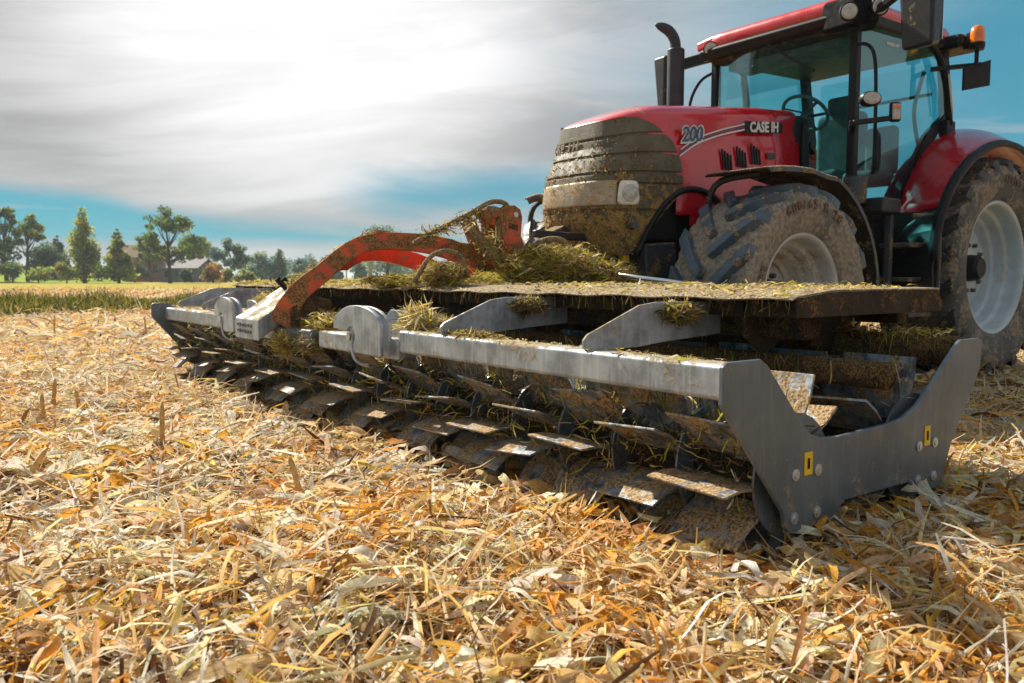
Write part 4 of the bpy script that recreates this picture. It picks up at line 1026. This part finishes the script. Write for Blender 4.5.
for t in (0.5, 2.6, 4.7): sw.bar(cen, cen+(u*math.cos(t)+v_*math.sin(t))*.20, .03, .012)
sw.tube([cen, cen-ax*.14], .03, 8); tp(sw, 'steering_wheel', 'cabin', smooth=True)
tp(MB().box((6.75, 4.86, 2.22), (.04, .24, .18)).bar((6.8, 4.86, 2.2), (6.95, 4.82, 1.8), .04, .04), 'display_screen', 'cabin', bevel=.01)
tp(MB().box((6.95, 4.82, 1.78), (.55, .16, .12)), 'armrest_console', 'cabin', bevel=.03)
tp(MB().tube(cr([(6.4, 4.95, 2.75), (6.42, 4.92, 2.5), (6.45, 4.95, 2.42), (6.42, 5.0, 2.40)], 3), .035, 8), 'sun_visor_arm', 'cabin', smooth=True)
tp(MB().box((6.35, 4.4, 2.77), (.3, 1.1, .06)), 'headliner', 'cabin')
tp(MB().tube(cr([(7.5, 3.80, 2.7), (7.45, 3.85, 2.4), (7.48, 3.85, 2.2), (7.55, 3.85, 2.05)], 3), .018, 8), 'grab_bar', 'cabin', smooth=True)
tp(MB().bar((7.55, 3.75, 2.50), (7.58, 5.05, 2.50), .025, .025), 'rear_window_bar', 'blackc')
# roof
def rooflayer(z0, z1, gx0, gx1, y0, y1, r, name, mt, dome=0., front_bow=.10, nx=20):
    def ring(z, ins, dz=0):
        P = []
        cs = [(gx0+r, y0+r, 180, 270), (gx1-r, y0+r, 270, 360), (gx1-r, y1-r, 0, 90), (gx0+r, y1-r, 90, 180)]
        for cx_, cy_, a, b in cs:
            for i in range(9):
                t = rad(a+(b-a)*i/8); P.append(Vector((cx_+(r-ins)*math.cos(t), cy_+(r-ins)*math.sin(t), z)))
            if b == 180: pass
        for p in P:
            if p.x < gx0+r+.01: p.x -= 0
        return P
    m = MB(); levels = [(z0, .03), (z0+.03, .0), (z1-.05, .0), (z1-.012, .02), (z1, .06)]
    rows = [ring(z, i) for z, i in levels]
    cen = Vector(((gx0+gx1)/2, (y0+y1)/2, z1+dome))
    for q, dz in ((.8, dome*.45), (.5, dome*.8), (.2, dome)):
        rows.append([Vector((cen.x+(p.x-cen.x)*q, cen.y+(p.y-cen.y)*q, z1+dz)) for p in rows[4]])
    rows = [r_+[r_[0]] for r_ in rows]; m.grid(rows); m.f.append(tuple(range(35, -1, -1)))
    return tp(m, name, mt, smooth=True)
rf = rooflayer(2.90, 3.05, 5.98, 7.70, 3.60, 5.10, .22, 'roof', 'red', .07)
tp(MB().prism([(5.97, 2.82), (5.93, 2.90), (6.0, 2.935), (7.6, 2.94), (7.75, 2.93), (7.70, 2.87)], 'y', 3.58, 5.10), 'roof_visor', 'blackc', bevel=.03)
tp(MB().prism([(6.05, 2.79), (6.03, 2.85), (6.20, 2.85), (6.20, 2.79)], 'y', 3.66, 5.02), 'roof_front_rail', 'under', bevel=.01)
# corner pods
tp(MB().hexa([(5.79, 3.47, 2.74), (6.05, 3.42, 2.78), (6.35, 3.62, 2.82), (5.98, 3.90, 2.79), (5.82, 3.49, 2.96), (6.08, 3.46, 3.02), (6.35, 3.64, 3.06), (5.97, 3.86, 3.02)]), 'lamp_pod', 'podm', bevel=.03, seg=3)
tp(MB().hexa([(6.02, 4.95, 2.95), (6.3, 4.95, 2.97), (6.4, 5.24, 2.97), (6.08, 5.24, 2.95), (6.02, 4.95, 3.05), (6.3, 4.95, 3.09), (6.4, 5.24, 3.07), (6.08, 5.25, 3.04)]), 'lamp_pod', 'red', bevel=.03, seg=3)
def lamp(c, d, r, name='work_lamp'):
    c = Vector(c); d = Vector(d).normalized(); o = tp(MB().tube([c+d*.02, c-d*.01, c-d*.05], [r*1.12, r*1.15, r*.7], 20), name, 'blackc', smooth=False)
    MB().tube([c+d*.020, c+d*.028], [r*.95, r*.75], 20).build('lens', 'lens', o)
lamp((5.76, 3.50, 2.825), (-.75, -.65, -.12), .060); lamp((5.98, 3.39, 2.875), (-.5, -.8, -.1), .062)
lamp((5.98, 4.98, 2.91), (-.85, -.5, -.1), .060); lamp((6.02, 5.06, 2.87), (-.9, -.4, -.1), .055)
lamp((7.55, 3.45, 2.90), (.8, -.5, -.2), .065)
tp(MB().box((7.60, 3.60, 2.90), (.34, .3, .12)), 'roof_rear_corner', 'blackc', bevel=.04, seg=3)
# mirrors
mp_ = tp(MB().hexa([(5.93, 2.95, 2.50), (5.96, 3.20, 2.50), (6.12, 3.18, 2.53), (6.10, 2.98, 2.53), (5.88, 2.93, 3.02), (5.90, 3.21, 3.02), (6.12, 3.20, 3.02), (6.10, 2.95, 3.02)]), 'mirror', 'black', bevel=.03, seg=3)
MB().box((6.125, 3.07, 2.78), (.006, .18, .42)).build('mirror_glass', 'chrome', mp_)
tp(MB().bar((5.98, 3.62, 2.74), (5.96, 3.22, 2.93), .06, .055), 'mirror_arm', 'blackc', bevel=.01)
tp(MB().hexa([(5.99, 5.55, 2.44), (6.01, 5.66, 2.46), (6.12, 5.64, 2.48), (6.10, 5.56, 2.46), (5.97, 5.52, 2.98), (5.98, 5.70, 2.98), (6.10, 5.68, 2.98), (6.08, 5.52, 2.98)]), 'mirror', 'black', bevel=.03, seg=3)
tp(MB().bar((6.14, 5.06, 2.90), (6.04, 5.62, 2.86), .05, .10), 'mirror_arm', 'blackc', bevel=.01)
tp(MB().tube(cr([(6.12, 5.06, 2.74), (6.10, 5.20, 2.68), (6.08, 5.30, 2.5), (6.08, 5.32, 2.2)], 4), .014, 8), 'handrail', 'blackc', smooth=True)
# exhaust
ex = tp(MB().tube([(5.56, 5.02, 1.9), (5.56, 5.02, 2.84), (5.56, 5.02, 2.85)], [.075, .075, .068], 24), 'exhaust_stack', 'exh', smooth=False)
MB().tube(cr([(5.56, 5.02, 2.83), (5.55, 5.03, 2.93), (5.50, 5.06, 3.01), (5.40, 5.12, 3.06)], 4), [.046]*9+[.044, .040, .03, .012], 14).build('exhaust_tip', 'exh', ex, smooth=True)
# handrail and side lamps by the pillar
tp(MB().tube(cr([(6.06, 3.62, 2.66), (6.06, 3.52, 2.64), (6.08, 3.47, 2.55), (6.10, 3.46, 2.3), (6.11, 3.46, 1.8), (6.11, 3.47, 1.65)], 4), .014, 8), 'handrail', 'blackc', smooth=True)
tp(MB().tube(cr([(6.20, 3.50, 1.98), (6.10, 3.44, 1.95), (6.10, 3.44, 1.72), (6.18, 3.50, 1.68), (6.24, 3.50, 1.72), (6.24, 3.50, 1.94), (6.20, 3.50, 1.98)], 4), .016, 8), 'door_handle', 'blackc', smooth=True)
tp(MB().bar((6.12, 3.66, 2.02), (5.86, 3.50, 2.02), .05, .045).bar((5.86, 3.50, 2.02), (6.16, 3.38, 2.07), .045, .04), 'lamp_bracket', 'blackc', bevel=.01)
o = tp(MB().lathe([(.001, .03), (.07, .03), (.082, .0), (.075, -.05), (.001, -.06)], (0, 0, 0), 'y', 24), 'side_lamp', 'blackc')
o.location = Vector((5.96, 3.42, 2.20))-TRA.location; o.scale = (1, -1, .72); o.rotation_euler.z = rad(-40)
l2 = MB().lathe([(.001, .038), (.05, .036), (.064, .031)], (0, 0, 0), 'y', 24).build('lens', 'lens', o, smooth=True)
o = tp(MB().box((0, 0, 0), (.085, .05, .15)), 'indicator_lamp', 'blackc', bevel=.02, seg=3); o.location = Vector((6.21, 3.36, 2.12))-TRA.location; o.rotation_euler.z = rad(-40)
q = MB().box((0, -.028, .0), (.062, .012, .12)).build('lens', 'lens', o, bevel=.01); MB().box((0, -.034, .035), (.05, .01, .03)).build('amber_lens', 'amber', o, bevel=.004)
tp(MB().bar((5.95, 4.35, 2.80), (6.02, 3.95, 2.52), .018, .02), 'wiper', 'blackc')
# beacon and rear bracket
bc = tp(MB().lathe([(.001, 2.80), (.055, 2.80), (.062, 2.83), (.062, 2.86), (.001, 2.865)], (7.52, 3.36, 0), 'z', 24), 'beacon', 'blackc')
MB().lathe([(.056, 2.862), (.057, 2.93), (.050, 2.99), (.03, 3.005), (.001, 3.008)], (7.52, 3.36, 0), 'z', 24).build('beacon_lens', 'amber', bc, smooth=True)
tp(MB().tube([(7.52, 3.36, 2.66), (7.52, 3.36, 2.81)], .018, 8), 'beacon_post', 'blackc')
tp(MB().bar((7.30, 3.64, 2.66), (7.56, 3.34, 2.68), .04, .035), 'beacon_bracket', 'blackc')
tp(MB().hexa([(7.40, 3.40, 2.45), (7.66, 3.30, 2.51), (7.66, 3.32, 2.51), (7.40, 3.42, 2.45), (7.40, 3.40, 2.64), (7.66, 3.30, 2.73), (7.66, 3.32, 2.73), (7.40, 3.42, 2.64)]), 'rear_marker_board', 'blackc', bevel=.004)
tp(MB().tube(cr([(7.15, 3.60, 2.86), (7.32, 3.58, 2.75), (7.48, 3.58, 2.5), (7.55, 3.58, 2.2)], 4), .030, 8), 'rear_pillar_guard', 'blackc', smooth=True)
tp(MB().bar((7.42, 3.54, 2.62), (7.52, 3.54, 2.30), .012, .020), 'reflective_strip', 'white')
tp(MB().box((7.55, 3.60, 2.17), (.16, .08, .14)), 'door_hinge', 'blackc', bevel=.015)
# side gear between wheels: tanks, steps, post
tp(MB().box((6.02, 3.70, 1.02), (.36, .34, .62)), 'fuel_tank', 'dgrey', bevel=.05, seg=3)
tp(MB().tube([(6.02, 3.55, 1.28), (6.02, 3.55, 1.355)], .055, 20), 'tank_cap', 'bluecap')
tp(MB().tube([(5.96, 3.52, 1.42), (5.96, 3.52, 1.62)], [.08, .09], 20), 'filter_canister', 'dgrey')
tp(MB().box((6.15, 3.45, 1.40), (.28, .26, .12)), 'step_bracket', 'black', bevel=.02)
tp(MB().box((6.26, 3.40, 1.05), (.05, .05, .66)), 'step_post', 'dgrey', bevel=.008)
for z in (.55, .83, 1.10): tp(MB().box((6.46, 3.36, z), (.36, .26, .035)), 'step', 'dgrey', bevel=.008)
tp(MB().tube(cr([(6.28, 3.22, 1.32), (6.55, 3.20, 1.33), (6.64, 3.20, 1.28), (6.66, 3.20, .9), (6.64, 3.2, .55)], 4), .020, 8), 'step_rail', 'dgrey', smooth=True)
tp(MB().box((6.85, 3.9, 1.0), (.9, .5, .7)), 'gearbox_housing', 'black', bevel=.04)
tp(MB().box((7.6, 4.4, .95), (1.0, .8, .5)).box((7.68, 4.4, .93), (.3, 1.9, .26)), 'rear_axle', 'black', bevel=.04)
tp(MB().tube([(5.93, 3.97, 2.10), (5.90, 3.95, 1.9), (5.92, 3.95, 1.5)], .022, 8), 'bonnet_seal', 'blackc', smooth=True)
tp(MB().prism([(5.80, 1.15), (5.80, 2.05), (5.86, 2.16), (6.02, 2.14), (6.08, 1.15)], 'y', 3.97, 4.83), 'cowl', 'blackc', bevel=.03)

# ================================================================ PLANT DEBRIS ON THE MACHINE
DC = [(.50, .46, .05), (.70, .58, .10), (.34, .22, .09), (.72, .52, .22), (.17, .20, .04), (.82, .70, .46), (.13, .08, .04)]
def dbatch(n, box, L, Wd, wts, flat=.2, kinds=(('leaf', .4), ('fibre', .45), ('husk', .15)), zf=None, jit=.15):
    B = []
    for kind, fr in kinds:
        k = max(1, int(n*fr)); x = rng.uniform(box[0], box[1], k); y = rng.uniform(box[2], box[3], k)
        z = rng.uniform(box[4], box[5], k) if zf is None else zf(x, y)+rng.uniform(box[4], box[5], k)**1.0
        ww = {'leaf': 1., 'fibre': .4, 'husk': 1.8}[kind]
        B.append((kind, np.stack([x, y, z], 1), rng.uniform(L*.4, L*1.3, k), rng.uniform(Wd*.6, Wd*1.3, k)*ww, rng.uniform(0, 6.28, k), rng.normal(0, flat, k), rng.normal(0, .8, k), pal(k, DC, wts, jit)))
    return B
def blob(n, c, r, L, Wd, wts, flat=.7):
    B = []
    n = int(n*1.3); Wd *= .55; flat *= .5; r = (r[0]*1.05, r[1]*1.1, r[2]*.8)
    for kind, fr in (('leaf', .40), ('fibre', .35), ('husk', .25)):
        k = int(n*fr); d = rng.normal(0, 1, (k, 3)); d /= np.linalg.norm(d, axis=1)[:, None]; p = np.array(c)+d*np.array(r)*(rng.uniform(.25, 1, (k, 1))**.5)
        B.append((kind, p, rng.uniform(L*.5, L*1.4, k), rng.uniform(Wd*.5, Wd*1.5, k)*{'leaf': 1., 'fibre': .5, 'husk': 2.}[kind], rng.uniform(0, 6.28, k), rng.normal(0, flat, k), rng.normal(0, .8, k), pal(k, DC, wts, .2)))
    return B
def zsheet(x, y): return np.interp(x, [2.50, 2.53, 2.74, 2.82, 3.56], [.772, .783, .802, .804, .804])
wS = [2, 4, 3, 6, .5, 8, 1.5]; wG = [5, 6, 5, 4, 1.5, 2, 3.5]
B = dbatch(2600, (2.50, 3.56, 1.70, 4.28, .0, .010), .05, .006, wS, .12, zf=zsheet)+dbatch(500, (2.55, 3.4, 1.72, 4.2, .0, .02), .10, .006, wS, .15, zf=zsheet)
B = [tuple(a[q] if isinstance(a, np.ndarray) else a for a in b) for b in B for q in [(np.sin(b[1][:, 1]*5.3+3*np.sin(b[1][:, 0]*4))+np.sin(b[1][:, 0]*13+b[1][:, 1]*2.1)+rng.normal(0, .45, len(b[1])) > -.35)]]
tag(scatter('straw_scatter', B, 'green'), 'chopped straw lying on the near cover sheet of the knife roller', 'straw', kind='stuff')
B = dbatch(5500, (2.50, 3.56, 4.42, 7.75, .0, .018), .07, .008, wG, .2, zf=zsheet)
B += blob(1500, (2.75, 4.75, .83), (.35, .35, .05), .10, .008, wG)
tag(scatter('straw_scatter', B, 'green'), 'yellow-green straw covering the far cover sheet behind the orange arm', 'straw', kind='stuff')
# heaps
B = blob(4600, (3.42, 4.12, .90), (.38, .22, .20), .13, .008, wG)+blob(1500, (3.75, 3.98, .86), (.28, .16, .13), .12, .008, [4, 4, 5, 4, 1, 2, 3])+blob(900, (3.2, 4.2, .84), (.5, .2, .05), .10, .008, [8, 5, 2, 2, 3, 1, 1])
tag(scatter('plant_heap', B, 'green'), 'matted yellow-green plant heap caught on the hitch before the tractor grille', 'plant debris', kind='stuff')
B = blob(900, (2.62, 4.20, .87), (.13, .14, .09), .12, .008, [4, 4, 5, 4, 1, 2, 5])
tag(scatter('plant_heap', B, 'green'), 'small tangled plant heap around the hoses under the orange arm', 'plant debris', kind='stuff')
B = blob(1100, (2.05, 4.60, .56), (.10, .20, .10), .10, .009, wG)+blob(400, (1.95, 4.66, .46), (.05, .14, .10), .12, .008, [2, 3, 6, 4, 1, 1, 6], .7)+blob(220, (1.86, 4.84, .44), (.04, .07, .10), .12, .008, wG, .8)
tag(scatter('plant_heap', B, 'green'), 'stringy green plant clump hanging beside the arm foot cap', 'plant debris', kind='stuff')
B = blob(650, (2.14, 3.58, .62), (.12, .15, .05), .08, .009, [1, 4, 5, 6, .5, 4, 5])+blob(600, (2.04, 3.50, .62), (.05, .10, .10), .16, .008, wS, 1.)+blob(800, (2.2, 5.9, .66), (.12, .25, .09), .14, .009, wG)
tag(scatter('plant_heap', B, 'green'), 'straw bundle draped over the near folding hinge of the roller', 'plant debris', kind='stuff')
# along arm, rear tube, beams
B = []
for (p0, p1, nn, rr) in [((1.96, 4.94, .80), (2.40, 4.76, 1.10), 700, .016), ((2.4, 4.76, 1.13), (3.05, 4.55, 1.05), 500, .010), ((2.6, 4.4, 1.10), (3.05, 4.33, 1.27), 420, .022), ((2.95, 4.34, 1.15), (3.15, 4.30, .95), 400, .035), ((3.1, 4.22, .97), (3.95, 4.14, 1.02), 500, .03)]:
    t = rng.uniform(0, 1, (nn, 1)); p = np.array(p0)*(1-t)+np.array(p1)*t+rng.normal(0, rr, (nn, 3))
    B.append(('fibre', p, rng.uniform(.02, .08, nn), rng.uniform(.003, .008, nn), rng.uniform(0, 6.28, nn), rng.normal(0, .5, nn), rng.normal(0, .8, nn), pal(nn, DC, [3, 4, 5, 4, 2, 1, 4], .2)))
tag(scatter('straw_scatter', B, 'green'), 'bits of straw stuck along the muddy orange arms and hoses', 'straw', kind='stuff')
def hang(n, y0, y1, x, z, L, wts, sx=.03):
    k = n; l = rng.uniform(L*.3, L*1.2, k)
    return [('fibre', np.stack([x+rng.normal(0, sx, k), rng.uniform(y0, y1, k), z-l*.35], 1), l, rng.uniform(.002, .006, k), rng.uniform(0, 6.28, k), rng.normal(1.5, .35, k), rng.normal(0, .8, k), pal(k, DC, wts, .2))]
wB = [2, 2, 6, 3, 2, 1, 7]
B = hang(800, 1.75, 7.7, 2.56, .77, .08, [.5, 1, 6, 2, .5, 1, 9])+hang(1800, 1.5, 7.8, 3.27, .62, .10, [4, 3, 6, 3, 3, 1, 6], .05)+hang(1300, 1.5, 7.8, 2.78, .54, .10, wB, .05)+hang(300, 1.5, 7.8, 2.0, .48, .07, wB, .04)
B += blob(900, (2.42, 2.16, .71), (.10, .05, .05), .09, .006, wB)+blob(900, (2.42, 3.12, .71), (.10, .05, .05), .09, .006, wB)+blob(500, (1.99, 3.0, .60), (.05, .25, .015), .06, .006, wB)
B += dbatch(2600, (3.19, 3.34, 1.5, 7.8, .615, .645), .07, .007, [5, 5, 5, 4, 3, 1, 4], .5)+dbatch(700, (1.93, 2.04, 1.6, 7.8, .592, .598), .04, .005, wS, .1)
tag(scatter('straw_scatter', B, 'green'), 'brown roots and straw hanging from the tubes of the knife roller', 'straw', kind='stuff')
# clogging between the blades
B = []; n = 9000
y = rng.uniform(Y0, Y1, n); a = rng.uniform(0, 2*np.pi, n); r = .115+rng.uniform(0, 1, n)**2.2*.10
cx = np.where(rng.uniform(0, 1, n) < .68, 2.23, 2.96)
B.append(('fibre', np.stack([cx+r*np.cos(a), y, .235+r*np.sin(a)], 1), rng.uniform(.04, .14, n), rng.uniform(.003, .008, n), rng.uniform(0, 6.28, n), rng.normal(0, .8, n), rng.normal(0, .8, n), pal(n, DC, [1, 1.5, 6, 2, .7, .6, 14], .2)))
n = 1300; y = rng.uniform(Y0, Y1, n); a = rng.uniform(rad(120), rad(200), n); r = rng.uniform(.18, .27, n)
B.append(('leaf', np.stack([2.23+r*np.cos(a), y, .235+r*np.sin(a)], 1), rng.uniform(.05, .14, n), rng.uniform(.004, .009, n), rng.uniform(0, 6.28, n), rng.normal(0, .5, n), rng.normal(0, .8, n), pal(n, DC, [4, 4, 5, 5, 2, 2, 3], .2)))
tag(scatter('clogged_roots', B, 'green'), 'soil and roots clogging the gaps between the roller blades', 'plant debris', kind='stuff')
# mud flecks on the grille
B = []; n = 1500; ph = rng.uniform(-1.1, 1.3, n); vv = rng.beta(1.5, 2.6, n)*.95
ps = np.array([tuple(hoodpt(a, b, .016)) for a, b in zip(ph, vv)])
B.append(('husk', ps, rng.uniform(.008, .03, n), rng.uniform(.004, .012, n), rng.uniform(0, 6.28, n), rng.normal(0, 1, n), rng.normal(0, .8, n), pal(n, [(.58, .42, .18), (.42, .27, .10), (.75, .66, .42), (.24, .15, .06)], [4, 3, 2, 4])))
tag(scatter('chaff_flecks', B, 'green'), 'pale chaff flecks stuck to the muddy grille of the tractor', 'chaff', kind='stuff')

# ---------------------------------------------------------------- standing corn stalks and clod
def stalk(x, y, h, lean, label, r=.011):
    z = float(gh(np.array(x), np.array(y))); rt = empty('corn_stalk', (x, y, z), label, 'corn stalk', 'broken corn stalks standing in the field')
    P = [(0, 0, -.03), (lean[0]*.4, lean[1]*.4, h*.5), (lean[0], lean[1], h)]
    n = 12000
    o = MB().tube(cr(P, 4), [r*1.2]*4+[r*1.05]*4+[r*.5], 8).build('stem', 'stalk', None, smooth=True); o.parent = rt
    q = strips('leaf', np.array([[lean[0]*.6+.02, lean[1]*.6, h*.55], [lean[0]*.3-.02, lean[1]*.3+.01, h*.3]]), np.array([.16, .14]), np.array([.018, .016]), rng.uniform(0, 6, 2), np.array([1., .8]), np.array([.3, 1.]))
    c = pal(2, HC, [1]*8); nn = q.shape[1]
    l = mesh_np('leaf', q.reshape(-1, 3), (FQ[None]+(np.arange(2)*nn)[:, None, None]).reshape(-1, 4), np.repeat(c, nn, 0), 'husk'); l.parent = rt
M['stalk'] = mat('stalk_skin', (.72, .42, .13), (.45, .25, .09), rough=.6, vs=18, bump=.2)
for x, y, h, ln, lb in [
    (.95, 4.03, .29, (.01, .02), 'upright broken stalk left of the roller end, thinnest one standing alone'),
    (1.19, 2.93, .20, (-.03, .05), 'short orange leaning stalk on husks in front of the roller blades'),
    (.62, 5.35, .20, (.0, .03), 'first stalk of the clump at the left, nearest the photo edge'),
    (.72, 5.75, .24, (.02, .0), 'middle stalk of the clump at the left'),
    (.85, 5.60, .18, (-.02, .02), 'right stalk of the clump at the left, shortest of three'),
    (.35, 3.75, .16, (.10, .06), 'slanting cut stalk lying low left of the lone upright one'),
    (1.75, 13.5, .34, (.02, .03), 'distant stalk before the green grass strip'),
    (2.9, 13.0, .30, (-.03, .0), 'distant leaning stalk by the far end of the roller')]: stalk(x, y, h, ln, lb)
cl = MB(); rows = []
for i in range(9):
    t = math.pi*i/8; rows.append([(3.60+.15*math.sin(t)*math.cos(p)*(1+.15*math.sin(3*p+i)), 2.62+.13*math.sin(t)*math.sin(p)*(1+.12*math.cos(4*p)), .53+.11*math.cos(t)*(1+.1*math.sin(2*p))) for p in np.linspace(0, 2*math.pi, 17)])
cl.grid(rows); tag(cl.build('earth_clod', 'clod', smooth=True), 'orange-brown lump of earth and straw resting behind the rear tube of the roller', 'earth clod')
# ---------------------------------------------------------------- air
hm = bpy.data.materials.new('thin_air'); hm.use_nodes = True; hk = N(hm.node_tree); hk.n.clear(); ho = hk.new('ShaderNodeOutputMaterial')
hv = hk.new('ShaderNodeVolumePrincipled'); hv.inputs['Color'].default_value = (.80, .92, 1, 1); hv.inputs['Density'].default_value = .00045; hv.inputs['Anisotropy'].default_value = .2; hk.l.new(hv.outputs[0], ho.inputs['Volume'])
M['air'] = hm; tag(MB().box((0, 0, 9), (9400, 9400, 22)).build('haze', 'air'), 'thin pale haze over the field', 'haze', kind='stuff')
S.cycles.max_bounces = 8; S.cycles.transparent_max_bounces = 12
